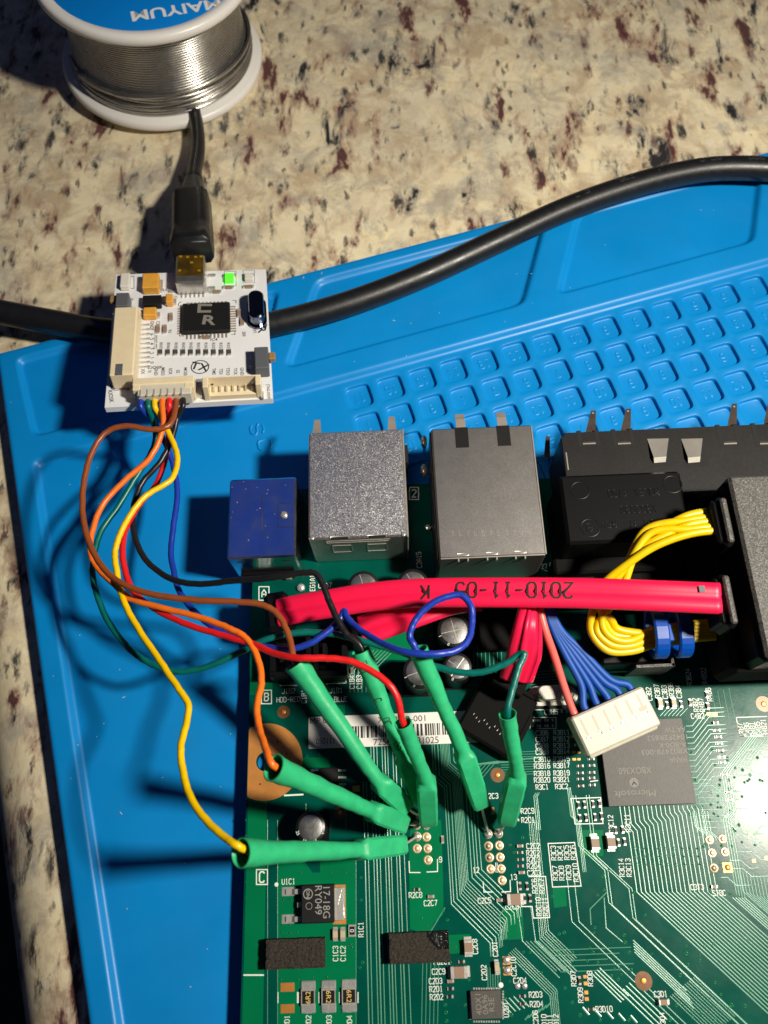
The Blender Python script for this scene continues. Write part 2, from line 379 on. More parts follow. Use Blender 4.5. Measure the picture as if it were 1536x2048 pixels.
# ------------------------------------------------------------------ lettering
GL = {'0': ['0,1 0,5 1,6 3,6 4,5 4,1 3,0 1,0 0,1'], '1': ['0.8,5 2,6 2,0', '0.8,0 3.2,0'], '2': ['0,5 1,6 3,6 4,5 4,4 0,0 4,0'],
 '3': ['0,5 1,6 3,6 4,5 4,4 3,3 1.5,3', '3,3 4,2 4,1 3,0 1,0 0,1'], '4': ['3,0 3,6 0,2 4,2'], '5': ['4,6 0,6 0,3.6 3,3.6 4,2.7 4,1 3,0 1,0 0,1'],
 '6': ['4,5 3,6 1,6 0,5 0,1 1,0 3,0 4,1 4,2.6 3,3.4 0,3.4'], '7': ['0,6 4,6 1.4,0'], '8': ['1,3.2 0,4 0,5 1,6 3,6 4,5 4,4 3,3.2 1,3.2 0,2.3 0,1 1,0 3,0 4,1 4,2.3 3,3.2'],
 '9': ['0,1 1,0 3,0 4,1 4,5 3,6 1,6 0,5 0,3.6 1,2.8 4,2.8'], 'A': ['0,0 0,3.6 2,6 4,3.6 4,0', '0,2.3 4,2.3'],
 'B': ['0,0 0,6 3,6 4,5 4,4 3,3.2 0,3.2', '3,3.2 4,2.3 4,1 3,0 0,0'], 'C': ['4,5 3,6 1,6 0,5 0,1 1,0 3,0 4,1'],
 'D': ['0,0 0,6 2.6,6 4,4.6 4,1.4 2.6,0 0,0'], 'E': ['4,6 0,6 0,0 4,0', '0,3.2 3,3.2'], 'F': ['4,6 0,6 0,0', '0,3.2 3,3.2'],
 'G': ['4,5 3,6 1,6 0,5 0,1 1,0 3,0 4,1 4,2.8 2.4,2.8'], 'H': ['0,0 0,6', '4,0 4,6', '0,3.2 4,3.2'], 'I': ['1,0 3,0', '2,0 2,6', '1,6 3,6'],
 'J': ['4,6 4,1 3,0 1,0 0,1'], 'K': ['0,0 0,6', '4,6 0,2.4', '1.4,3.6 4,0'], 'L': ['0,6 0,0 4,0'], 'M': ['0,0 0,6 2,3 4,6 4,0'],
 'N': ['0,0 0,6 4,0 4,6'], 'O': ['0,1 0,5 1,6 3,6 4,5 4,1 3,0 1,0 0,1'], 'P': ['0,0 0,6 3,6 4,5 4,3.8 3,2.8 0,2.8'],
 'Q': ['0,1 0,5 1,6 3,6 4,5 4,1 3,0 1,0 0,1', '2.4,1.6 4,0'], 'R': ['0,0 0,6 3,6 4,5 4,4 3,3 0,3', '2,3 4,0'],
 'S': ['4,5 3,6 1,6 0,5 0,4 1,3.2 3,2.8 4,2 4,1 3,0 1,0 0,1'], 'T': ['0,6 4,6', '2,6 2,0'], 'U': ['0,6 0,1 1,0 3,0 4,1 4,6'],
 'V': ['0,6 2,0 4,6'], 'W': ['0,6 1,0 2,3.4 3,0 4,6'], 'X': ['0,6 4,0', '0,0 4,6'], 'Y': ['0,6 2,3 4,6', '2,3 2,0'], 'Z': ['0,6 4,6 0,0 4,0'],
 '-': ['0.6,3 3.4,3'], '.': ['1.8,0 2.2,0.3'], '/': ['0,0 4,6'], ' ': []}
GL = {k: [[tuple(float(q) for q in p.split(',')) for p in s.split()] for s in v] for k, v in GL.items()}
def stroke(mb, pts, w, z, h=0.0, closed=False):
    """flat ribbon along a polyline with mitred corners; h > 0 gives it a raised rounded section"""
    n = len(pts)
    if n < 2: return
    L_ = []
    for i in range(n):
        p = Vector(pts[i][:2]); a = pts[i-1] if (i > 0 or closed) else None; b = pts[(i+1) % n] if (i < n-1 or closed) else None
        d0 = (p-Vector(a[:2])).normalized() if a is not None and (p-Vector(a[:2])).length > 1e-9 else None
        d1 = (Vector(b[:2])-p).normalized() if b is not None and (Vector(b[:2])-p).length > 1e-9 else None
        if d0 is None: d0 = d1
        if d1 is None: d1 = d0
        if d0 is None: d0 = d1 = Vector((1, 0))
        nn = Vector((-(d0+d1).y, (d0+d1).x))
        nn = nn.normalized() if nn.length > 1e-6 else Vector((-d0.y, d0.x))
        k = 1/max(.5, nn.dot(Vector((-d0.y, d0.x)))); L_.append((p, nn*k*w/2))
    vs = []; fs = []; prof = [(-1, 0), (1, 0)] if h <= 0 else [(-1, 0), (-.55, h*.8), (0, h), (.55, h*.8), (1, 0)]
    m = len(prof)
    for p, o in L_:
        for a, dz in prof: q = p-o*a; vs.append((q.x, q.y, z+dz))
    for i in range(n if closed else n-1):
        j = (i+1) % n
        for k in range(m-1): fs.append((i*m+k, i*m+k+1, j*m+k+1, j*m+k)[::-1] if False else (i*m+k, j*m+k, j*m+k+1, i*m+k+1)[::-1])
    out = []
    for f in fs:
        a, b, c = (Vector(vs[i]) for i in f[:3]); out.append(f if (b-a).cross(c-a).z >= 0 else tuple(reversed(f)))
    mb.add(vs, out, h > 0)
def silk_text(mb, cx, cy, txt, h, rot=0.0, z=.02, w=.13, adv=.72, xs=.52):
    c, s_ = math.cos(rot), math.sin(rot); tot = (len(txt)-1)*adv*h+xs*h; x = -tot/2
    for ch in txt:
        for st in GL.get(ch, []):
            q = [((x+gx/4*xs*h), (gy/6-.5)*h) for gx, gy in st]
            stroke(mb, [(cx+a*c-b*s_, cy+a*s_+b*c) for a, b in q], w*h, z)
        x += adv*h
_tc = {}
def text_mesh(txt, bold=0.0):
    if (txt, bold) not in _tc:
        cu = bpy.data.curves.new('t', 'FONT'); cu.body = txt; cu.size = 1; cu.align_x = 'CENTER'; cu.align_y = 'CENTER'; cu.resolution_u = 3; cu.offset = bold
        o = bpy.data.objects.new('t', cu); scene.collection.objects.link(o)
        me = o.to_mesh(); vs = [tuple(v.co) for v in me.vertices]; fs = [tuple(p.vertices) for p in me.polygons]
        o.to_mesh_clear(); bpy.data.objects.remove(o); bpy.data.curves.remove(cu)
        x0 = min(v[0] for v in vs); x1 = max(v[0] for v in vs); y0 = min(v[1] for v in vs); y1 = max(v[1] for v in vs)
        vs = [((v[0]-(x0+x1)/2)/(y1-y0), (v[1]-(y0+y1)/2)/(y1-y0), 0) for v in vs]
        out = []
        for f in fs:
            a, b, c = (Vector(vs[i]) for i in f[:3]); out.append(f if (b-a).cross(c-a).z >= 0 else tuple(reversed(f)))
        _tc[(txt, bold)] = (vs, out)
    return _tc[(txt, bold)]
def type_text(mb, Mx, txt, h, width=None, bold=0.0):
    """printed lettering of height h (and optional overall width) in the plane of Mx"""
    vs, fs = text_mesh(txt, bold); wd = max(v[0] for v in vs)*2*h; k = (width/wd) if width else 1.0
    mb.add([Mx @ Vector((v[0]*h*k, v[1]*h, 0)) for v in vs], fs)
def TR(x, y, z, rz=0.0): return Matrix.Translation((x, y, z)) @ Matrix.Rotation(rz, 4, 'Z')
def disc(mb, x, y, z, r, n=14): mb.add([(x+r*math.cos(2*math.pi*k/n), y+r*math.sin(2*math.pi*k/n), z) for k in range(n)], [tuple(range(n))])
def ringm(mb, x, y, z, r0, r1, n=14, h=0.0, clip=None):
    vs = []
    for k in range(n):
        a = 2*math.pi*k/n
        for r, dz in ((r0, 0), ((r0+r1)/2, h), (r1, 0)):
            X = x+r*math.cos(a); vs.append((max(X, clip) if clip is not None else X, y+r*math.sin(a), z+dz))
    fs = []
    for k in range(n):
        j = (k+1) % n
        for q in range(2): fs.append((3*k+q, 3*k+q+1, 3*j+q+1, 3*j+q))
    mb.add(vs, fs, h > 0)
H90 = math.pi/2
# ================================================================== the setting: worktop, floor, mat
ZG, ZM, ZR = -7.0, -4.0, -2.6          # worktop, mat floor, mat rim (the big board's upper face is z = 0)
a_, b2_ = P(2, 1664, -15.7), P(51, 2048, -15.7)
ed = (a_-b2_).normalized(); en = Vector((ed.y, -ed.x, 0))       # along the worktop's edge, and inwards
mb = MB(); rr = 15.0
prof = [(420, ZG)]+[(rr-rr*math.sin(t)+1.4*0, ZG-rr+rr*math.cos(t)) for t in [math.pi*k/20 for k in range(0, 21)]]+[(420, ZG-2*rr)]
prof = [(prof[0])]+[(200, ZG), (60, ZG), (30, ZG)]+prof[1:]
ss = [-160+q*(700/28) for q in range(29)]
vs = []
for q in ss:
    for (d, z) in prof: p = b2_+ed*q+en*(d-1.4); vs.append((p.x, p.y, z))
m = len(prof); fs = []
for i in range(len(ss)-1):
    for k in range(m-1): fs.append((i*m+k, i*m+k+1, (i+1)*m+k+1, (i+1)*m+k))
fs.append(tuple(range(m))[::-1]); fs.append(tuple(range((len(ss)-1)*m, len(ss)*m)))
mb.add(vs, fs, True)
ct = part('countertop', mb, M['granite'], kind='structure', label='speckled cream granite worktop with rounded edge')
mb = MB(); mb.add([(-1500, -1500, -900), (1500, -1500, -900), (1500, 1500, -900), (-1500, 1500, -900)], [(0, 1, 2, 3)])
part('floor', mb, M['floor'], kind='structure')

# ---- blue silicone mat, modelled in its own axes: x along its upper edge, y up the mat
MO = Vector((-94.51, 111.243, ZG)); MA = math.radians(14.8)
mato = empty('silicone_mat', MO, 'blue silicone work mat with trays and a grid of numbered square pockets', 'work mat', M=Matrix.Translation(MO) @ Matrix.Rotation(MA, 4, 'Z'))
RIM, FLO = ZR-ZG, ZM-ZG
comps = [[(4.2, 2.9), (70.2, 2.9), (59.5, 25.6), (5.6, 25.6)], [(79.5, 2.9), (140.6, 2.9), (126.0, 25.6), (65.5, 25.6)],
         [(149.0, 2.9), (201.0, 2.9), (187.0, 25.6), (134.5, 25.6)], [(209, 2.9), (230, 2.9), (230, 25.6), (195, 25.6)]]
def sd_poly(u, v, poly):
    d = -1e9; s_ = 0.0; vals = []
    for i in range(len(poly)):
        x0, y0 = poly[i]; x1, y1 = poly[(i+1) % len(poly)]; l = math.hypot(x1-x0, y1-y0)
        vals.append(((u-x0)*(y1-y0)-(v-y0)*(x1-x0))/l)
    mx = max(vals); k = 1.4
    return mx+math.log(sum(math.exp((q-mx)*k) for q in vals))/k
def step(x, w): t = min(1, max(0, x/w+.5)); return t*t*(3-2*t)
def matH(u, v):
    h = RIM
    for c in comps: h = min(h, FLO+(RIM-FLO)*step(sd_poly(u, v, c)+.4, .9))
    wd = max(5.0-u, 32.0-v)
    if wd < -1: wd = wd
    t = step(wd, 1.3) if min(5.0-u, 32.0-v) < -1.5 else step(math.log(math.exp((5.0-u)*1.2)+math.exp((32.0-v)*1.2))/1.2, 1.3)
    h = min(h, FLO+(RIM-FLO)*t)
    e = min(u, v)
    if e < .8: h -= .45*(1-e/.8)**2
    return h
PT = 7.79; KU, KV = 76.73, 33.455; NK, NRW = 17, 5
us = [i*.4 for i in range(20)]+[8+i*(KU-8)/130 for i in range(130)]+[KU+i*PT/14 for i in range(14*NK+1)]
vv = [i*KV/74 for i in range(74)]+[KV+i*PT/2 for i in range(2*NRW)]+[KV+PT*NRW+i*6 for i in range(17)]
mb = MB(); nu = len(us); vs = [(u, -v, matH(u, v)) for v in vv for u in us]; fs = []
for j in range(len(vv)-1):
    for i in range(nu-1):
        if us[i] > KU-.01 and vv[j] > KV-.01 and vv[j+1] < KV+PT*NRW+.01: continue
        fs.append((j*nu+i, (j+1)*nu+i, (j+1)*nu+i+1, j*nu+i+1))
mb.add(vs, fs, True)
wl = [0.0, 0.0]
n0 = len(vv); e1 = [j*nu for j in range(n0)]; base = len(mb.v)            # outer walls
mb.add([(mb.v[i][0], mb.v[i][1], 0) for i in e1]+[(u, 0, 0) for u in us], [])
for j in range(n0-1): mb.f.append((e1[j], base+j, base+j+1, e1[j+1])[::-1] if False else (e1[j], e1[j+1], base+j+1, base+j)[::-1]); mb.sm.append(False)
for i in range(nu-1): mb.f.append((i, i+1, base+n0+i+1, base+n0+i)[::-1]); mb.sm.append(False)
lpart('mat_sheet', mb, M['mat'], mato)
def rsq(a, r, n=40):
    out = []
    for k in range(n):
        t = 2*math.pi*(k+.5)/n; c, s_ = math.cos(t), math.sin(t); q = (abs(c)**r+abs(s_)**r)**(-1/r); out.append((a*c*q, a*s_*q))
    return out
tile = MB(); n = 40; out = []
for k in range(n):
    t = 2*math.pi*(k+.5)/n; c, s_ = math.cos(t), math.sin(t); q = 1/max(abs(c), abs(s_)); out.append((PT/2*c*q, PT/2*s_*q))
rings = [[(x, y, FLO) for x, y in out]]
for a, dz in ((3.12, 0), (3.04, -.04), (2.98, -.20), (2.90, -.82), (2.82, -.93), (2.68, -.98)): rings.append([(x, y, FLO+dz) for x, y in rsq(a, 5.5 if a > 2.6 else 5)])
vs = [p for r_ in rings for p in r_]; fs = []
corner = [(sx*PT/2, sy*PT/2, FLO) for sx, sy in ((1, 1), (-1, 1), (-1, -1), (1, -1))]
for i in range(len(rings)-1):
    for k in range(n): fs.append((i*n+k, i*n+(k+1) % n, (i+1)*n+(k+1) % n, (i+1)*n+k))
fs.append(tuple((len(rings)-1)*n+k for k in range(n)))
b0 = len(vs); vs += corner
for q, (k) in enumerate((4, 14, 24, 34)): fs.append((k, b0+q, (k+1) % n)) if True else None
tile.add(vs, fs, True)
tile_me = mesh_of(tile, 'key_pocket', M['mat'])
digme = {}
kn = 0
for r_ in range(NRW):
    for k in range(NK):
        if r_ == 4 and k > 11: continue
        num = str((NK-k) if r_ % 2 == 0 else (k+1))
        o = bpy.data.objects.new('key_pocket', tile_me); scene.collection.objects.link(o); o.parent = mato
        o.location = Vector((KU+(k+.5)*PT, -(KV+(r_+.5)*PT), 0))*S; WM[o.name] = None
        if r_ < 4:
            if num not in digme:
                t = MB(); silk_text(t, 0, 0, num, 2.1, math.pi, FLO-.97, .22); 
                t = MB()
                x = -(len(num)-1)*.75
                for ch in num:
                    for st in GL[ch]:
                        stroke(t, [(-(x+(gx/4-.5)*1.0), -(gy/6-.5)*2.1) for gx, gy in st], .42, FLO-.98, .09)
                    x += 1.5
                digme[num] = mesh_of(t, 'embossed_digit', M['mat'])
            d = bpy.data.objects.new('embossed_digit', digme[num]); scene.collection.objects.link(d); d.parent = o
# plain floor where the pocket grid runs out under the big board
mb = MB(); mb.add([(KU+12*PT, -(KV+4*PT), FLO), (KU+NK*PT, -(KV+4*PT), FLO), (KU+NK*PT, -(KV+NRW*PT), FLO), (KU+12*PT, -(KV+NRW*PT), FLO)], [(3, 2, 1, 0)])
lpart('mat_floor', mb, M['mat'], mato)
mb = MB()
for (u, v, ch) in ((55.6, 38.6, 'S'), (56.4, 43.0, 'C')):
    for st in GL[ch]: stroke(mb, [(u+(gy/6-.5)*3.0*math.cos(-.05), -v-(gx/4-.5)*2.6) for gx, gy in st], .62, FLO, .28)
lpart('embossed_lettering', mb, M['mat'], mato)
mb = MB(); rd = random.Random(21)
for k in range(150):                                                     # lint and crumbs
    u, v = rd.uniform(1, 205), rd.uniform(1, 150); h = matH(u, v); a = rd.uniform(0, 6.28); l = rd.choice((.08, .09, .1, .12, .3)); w_ = rd.uniform(.04, .08)
    if u > KU and KV < v < KV+PT*NRW: continue
    mb.cbox(Matrix.Translation((u, -v, h+.05)) @ Matrix.Rotation(a, 4, 'Z'), l, w_, .04, .0)
lpart('lint', mb, mat('pale_lint', (.5, .5, .48), .9), mato, kind='stuff')
# ================================================================== the big green circuit board
X0 = -30.17; YT = P(835, 968).y; X1 = 96.0; Y0 = -62.0
board = empty('circuit_board', (X0, YT, -1.6), 'large green game console motherboard with metal jacks along its upper edge', 'circuit board')
from mathutils.geometry import tessellate_polygon
HC = P(531, 1523); HR = 1.75
def plate(mb, outer, holes, z0, z1):
    polys = [[Vector((x, y, 0)) for x, y in outer]]+[[Vector((x, y, 0)) for x, y in h] for h in holes]
    flat = [p for q in polys for p in q]; tri = tessellate_polygon(polys); nn = len(flat)
    vs = [(p.x, p.y, z1) for p in flat]+[(p.x, p.y, z0) for p in flat]; fs = []
    for t in tri:
        a, b, c = (flat[i] for i in t)
        t = t if (b-a).cross(c-a).z > 0 else tuple(reversed(t))
        fs.append(tuple(t)); fs.append(tuple(i+nn for i in reversed(t)))
    k = 0
    for qi, q in enumerate(polys):
        m = len(q); ar = sum(q[i].x*q[(i+1) % m].y-q[(i+1) % m].x*q[i].y for i in range(m))
        for i in range(m):
            j = (i+1) % m; f = (k+i, nn+k+i, nn+k+j, k+j)
            fs.append(f if (ar > 0) == (qi > 0) else tuple(reversed(f)))
        k += m
    mb.add(vs, fs)
def circ(x, y, r, n=24): return [(x+r*math.cos(2*math.pi*k/n), y+r*math.sin(2*math.pi*k/n)) for k in range(n)]
mb = MB(); plate(mb, [(X0, Y0), (X1, Y0), (X1, YT), (X0, YT)], [circ(HC.x, HC.y, HR)], -1.6, 0)
part('board_plate', mb, M['mask'], board)
mb = MB(); mb.add([(X0-.004, Y0, -1.58), (X0-.004, YT, -1.58), (X0-.004, YT, -.04), (X0-.004, Y0, -.04)], [(0, 3, 2, 1)])
part('board_edge', mb, M['fr4'], board)

# ---- copper pours under the mask (paler green areas)
def pq(*pts): return [P2(x, y) for x, y in pts]
mb = MB(); ZP = .012
def pour(poly):
    mb.prism(poly, .0005, ZP)
pour([(X0+.35, Y0), (X0+.35, P(0, 1620).y), (P(534, 1620).x, P(0, 1620).y), (P(534, 1620).x, Y0)])
pour(pq((500, 1390), (500, 1200), (545, 1198), (545, 1390)))
pour(pq((556, 2048), (556, 1715), (600, 1712), (625, 1745), (640, 1745), (640, 1700), (712, 1700), (712, 2060), (556, 2060)))
pour(pq((822, 1640), (882, 1640), (884, 1680), (887, 1800), (886, 1830), (868, 1845), (858, 1870), (820, 1858), (818, 1700)))
pour(pq((1005, 1812), (1045, 1812), (1048, 1878), (1010, 1880)))
pour(pq((1105, 1775), (1131, 1775), (1134, 1812), (1108, 1816)))
pour(pq((735, 1250), (860, 1245), (820, 1320), (740, 1320)))
pour(pq((1155, 1660), (1206, 1660), (1207, 1712), (1160, 1712)))
pour(pq((620, 1410), (690, 1410), (690, 1430), (620, 1430)))
pour(pq((605, 1515), (660, 1515), (660, 1535), (605, 1535)))
pour(pq((895, 1870), (940, 1868), (942, 1905), (897, 1908)))
pour(pq((1300, 1500), (1300, 1480), (1320, 1480), (1320, 1500)))
part('copper_pours', mb, M['pour'], board, kind='stuff')

# ---- traces
TRC = MB(); VIA = MB(); VIAH = MB()
def tr(pts, w=.17): stroke(TRC, pts, w*1.08, .002, .030)
def trp(*pp, w=.17): tr([P2(x, y) for x, y in pp], w)
def via(x, y, r=.30):
    ringm(VIA, x, y, .004, r*.42, r, 12, .05); disc(VIAH, x, y, .018, r*.44, 8)
def viap(px, py, r=.30): p = P(px, py); via(p.x, p.y, r)
Yb = lambda py, px=800: P(px, py).y
# vertical pairs left of the first header
for i, px in enumerate((733, 740, 751, 757, 764, 775, 781, 787, 798, 804, 814)):
    x = P(px, 1850).x; tr([(x, Yb(1480 if px > 745 else 1560)), (x, Y0)], .15 if i % 3 else .19)
for k in range(9):
    x = P(560+k*17, 1900).x
    if k in (3, 8): tr([(x, Yb(1600)), (x, Yb(1655))], .13)
# bundle right of the first header: down, then 45 degrees, then down
xs = [P(q, 1700).x for q in (896, 901, 908, 914, 917, 920, 923, 926, 929, 932, 940, 947, 953, 960)]
for i, x in enumerate(xs):
    y1 = Yb(1812)+(i*.42); dxx = 6.4
    y2 = y1-dxx
    x_end = x+dxx
    tr([(x-1.9+(i*.0), Yb(1468)), (x-1.9, Yb(1560)+i*.3), (x, Yb(1580)+i*.3), (x, y1), (x_end, y2), (x_end, y2-1.2-(i % 3)*.3-(.9 if i < 10 else 0))], .14 if 3 <= i <= 9 else .17)
# fan above, towards the chip
for i in range(8):
    x, y = P2(905+i*8, 1560); tr([(x, y), (x+2.6+.1*i, y+2.6+.1*i), (x+9+i*.5, y+2.7+.15*i)], .11)
# bundles beside the second header
for i, px in enumerate((1063, 1067, 1070, 1074, 1077, 1081)):
    x = P(px, 1700).x; ye = Yb(1872)+(-.25*(5-i)); tr([(x, Yb(1640+i*3)), (x, ye), (x+4.4, ye-4.4)], .13)
for i, px in enumerate((1073, 1077, 1080)):
    x = P(px, 1650).x; tr([(x+.5, Yb(1585, 1080)), (x, Yb(1592, 1080)), (x, Yb(1660, 1080))], .15)
for i in range(5):
    y = Yb(1899+i*11, 1150); x = P(1105+i*3, 1900).x; tr([(x, y), (P(1262-(i % 3)*25, 1890).x, y+.05)], .12)
for i in range(6):
    x, y = P2(1052+i*8, 1882); tr([(x, y), (x+4.8, y-4.8)], .17 if i > 1 else .14)
for px0 in (1020, 1045):
    x, y = P2(px0, 1640+px0*.0); tr([(x, Yb(1812, 1040)), (x+.3, Yb(1882, 1040)), (x+6.2, Yb(1882, 1040)-5.9)], .15)
for i in range(5):
    x, y = P2(1016+i*3.4, 1908-i*3.0); tr([(x, y), (x+6.6, y-6.6), (x+6.6, Y0)], .13)
# lines from the dark chip: left side
for i in range(3):
    x = P(1142+i*3, 1640).x; tr([(x, Yb(1575, 1140)), (x, Yb(1632, 1140)-i*.1), (x+1.1, Yb(1644, 1140)-i*.1), (x+1.1, Yb(1745, 1140))], .16)
for i, (px, pj) in enumerate(((1157, 1692), (1163, 1692), (1187, 1712), (1193, 1712))):
    x, y = P2(px, pj); tr([(x, Yb(1590, 1170)), (x, y), (x+(4.2 if i < 2 else 5.6), y-(4.2 if i < 2 else 5.6)), (x+(4.2 if i < 2 else 5.6), y-9.5-i*.4), (x+26, y-9.5-i*.4-(26-(4.2 if i < 2 else 5.6)))], .17)
for i, px in enumerate((1136, 1150)):
    x, y = P2(px, 1775); tr([(x, y+3), (x, y-5.5), (x+18, y-23.5)], .16)
trp((1215, 1783), (1180, 1818), (1182, 1850)); trp((1208, 1795), (1212, 1856), (1245, 1884))
# the long fan under the dark chip
for i in range(19):
    xt = P(1240+i*9.0, 1618).x; yt = P(1240+i*9, 1618).y+.6
    xb = P(1262+i*8.7, 1700).x
    jog = (xb-xt)*.5
    yj = Yb(1650, 1320)+.18*i
    y1 = Yb(1782, 1340)-.02*i
    tr([(xt, yt), (xt, yj), (xb, yj-abs(xb-xt)-.3), (xb, y1), (xb+48, y1-48)], .21)
for i in range(9):
    for j in range(3): viap(1270+i*15.6+j*2.5, 1697+j*16, .33)
for i in range(5):
    y = Yb(1880+i*6, 1270); x = P(1267, 1890).x; tr([(x, y), (x+8+i*.2, y-8-i*.2)], .19)
for i in range(4):
    x, y = P2(1184+i*5, 1948-i*4); tr([(x, y), (x+4.4, y-4.4)], .22)
    x, y = P2(1240+i*6, 1984-i*6); tr([(x, y), (x+5.6, y-5.6)], .22)
for i in range(12):
    x, y = P2(1340+i*4.2, 1992-i*3.4); tr([(x, y), (x+6, y-6)], .12)
# right of the chip: 45 degree fan up to the column of tiny resistors
for i in range(13):
    x, y = P2(1372+i*1.0, 1452+i*11.5); q = 3.2+.25*(i % 3)
    tr([(x, y), (x+1.2, y), (x+1.2+q, y+q), (x+7.2+q*.2, y+q)], .19)
for i in range(9):
    x, y = P2(1395, 1560+i*12); tr([(x, y), (x+2.5+.4*i, y), (x+4+.4*i, y-1.5), (x+6.5, y-1.5)], .17)
for i in range(4):
    xx = P(1466+i*5, 1600).x
    tr([(P(1536, 1500).x-2+i*.5, Yb(1430, 1500)-3), (xx-1.2, Yb(1545, 1450)), (xx-1.2, Yb(1625, 1450)), (xx-2.5, Yb(1638, 1450)), (xx-2.5, Yb(1790, 1450)-i*.2)], .2)
for i in range(4):
    x = P(1515+i*7, 1480).x; tr([(x, Yb(1475, 1500)), (x, Yb(1480, 1500)), (x-5, Yb(1480, 1500)-5)], .17)
for i in range(5):
    x, y = P2(1465+i*6, 1795); tr([(x, y), (x+20, y-20)], .19)
for i in range(7):
    x = P(1400+i*12, 1450).x; tr([(x, Yb(1440, 1450)), (x, Yb(1415-i*3, 1450)+2)], .1)
# upper area
r5 = random.Random(77)
for i in range(16):                                                      # dense routing by the six pad header
    x, y = P2(1395+r5.random()*120, 1500+i*17); a = r5.choice((1.2, 2.0, 3.0)); s_ = r5.choice((-1, 1))
    tr([(x, y), (x+a, y), (x+a+1.4, y+1.4*s_), (x+a+1.4+r5.uniform(1, 4), y+1.4*s_)], .17)
for i in range(6):
    x = P(1405+i*6, 1740).x; tr([(x, Yb(1622, 1420)), (x, Yb(1652, 1420)-i*.2), (x+1.2, Yb(1652, 1420)-1.2-i*.2), (x+1.2, Yb(1672, 1420)-i*.2)], .18)
for i in range(14):
    x, y = P2(1478+i*7, 1740+i*2); tr([(x, y), (x, y-3.5), (x+14, y-17.5)], .16)
for i in range(7): trp((700+i*8, 1385), (700+i*8, 1340), (740+i*8, 1300), w=.13)
for i in range(9): trp((938+i*8, 1290), (940+i*8, 1340), w=.16)
for i in range(8): trp((1060, 1345+i*6), (1120, 1340+i*6), w=.13)
for i in range(10): trp((1002, 1505+i*5), (1090, 1502+i*5), w=.1)
for i in range(6): trp((1320+i*8, 1432), (1335+i*8, 1416), w=.15)
for i in range(5): trp((1000+i*9, 2002-i*3), (1022+i*9, 2026-i*3), w=.2)
for i in range(7): trp((1050+i*7, 2040-i*4), (1058+i*7, 2030-i*4), w=.22)
trp((890, 1815), (862, 1862)); trp((1010, 1815), (1000, 1830), (1001, 1860), (1003, 1880))
for i in range(5): trp((1165+i*24, 2015+i*4), (1178+i*24, 2030+i*4), w=.32)
trp((712, 1710), (712, 2048), w=.1); trp((535, 1640), (535, 2048), w=.1); trp((555, 1640), (555, 2048), w=.1)
for i in range(5): trp((845+i*8, 1868+i*0), (846+i*8, 1900), (843+i*8, 2048), w=.11)
for i in range(6): trp((975+i*5, 1935), (976+i*5, 1978), w=.12)
for px, py in [(722, 1755), (722, 1800), (725, 1925), (720, 1935), (842, 1837), (895, 1840), (853, 1852), (846, 1873), (832, 1885), (886, 1822), (870, 1930), (910, 1895), (900, 1925), (925, 1955), (938, 1960),
               (1000, 1865), (1000, 1835), (998, 1870), (1105, 1875), (1118, 1868), (1106, 1882), (1118, 1888), (1128, 1865), (1104, 1793), (1170, 1743), (1195, 1790), (1208, 1780), (1206, 1752), (1216, 1741), (1248, 1870), (1250, 1885), (1190, 1855), (1267, 1785), (1290, 1830),
               (1060, 1905), (1145, 1905), (1186, 1905), (1195, 1925), (1175, 1922), (1258, 1904), (1228, 1938), (1239, 1938), (1222, 1952), (1262, 1940), (1130, 1976), (1082, 1946), (1144, 2005), (1373, 1907), (1375, 1930), (1320, 1880), (1360, 1950), (1430, 1965), (1490, 2012),
               (1353, 2010), (1370, 2005), (1340, 2040), (1385, 2035), (1010, 1998), (1023, 2030), (890, 2010), (892, 2025), (930, 2010), (893, 2042), (1160, 2030), (1200, 2040), (1258, 2040), (1430, 2040), (1395, 1795), (1460, 1788), (1420, 1785),
               (1440, 1525), (1455, 1520), (1470, 1535), (1485, 1540), (1500, 1550), (1495, 1562), (1520, 1560), (1424, 1500), (1430, 1530), (1440, 1560), (1422, 1585), (1436, 1592), (1420, 1640), (1428, 1628), (1436, 1632), (1442, 1615), (1460, 1622), (1380, 1628), (1392, 1614), (1404, 1614), (1392, 1628), (1405, 1628), (1478, 1650), (1470, 1662), (1510, 1690), (1375, 1520), (1377, 1535), (1382, 1505), (1390, 1560),
               (567, 1760), (600, 1745), (660, 1745), (690, 1745), (565, 1800), (580, 1800), (595, 1800), (563, 1850), (578, 1850), (593, 1865), (563, 1865), (578, 1866), (700, 1890), (690, 1820), (560, 1960), (595, 1960), (625, 1955), (652, 1955), (702, 1895), (1060, 1670), (1045, 1675), (1020, 1690), (1028, 1705), (1035, 1720), (640, 1510), (614, 1513), (760, 1470), (881, 1500)]:
    viap(px, py, .25+.09*rnd.random())
for k in range(14): viap(491+rnd.random()*2, 1640+k*31, .16)
for k in range(60):
    px, py = 1010+rnd.random()*500, 1860+rnd.random()*185
    if rnd.random() < .5: viap(px, py, .2+.1*rnd.random())
for k in range(24): viap(1395+rnd.random()*140, 1500+rnd.random()*230, .24+.1*rnd.random())
part('copper_traces', TRC, M['trace'], board, kind='stuff')
part('via_rings', VIA, M['pour'], board, kind='stuff'); part('via_holes', VIAH, M['dark'], board, kind='stuff')

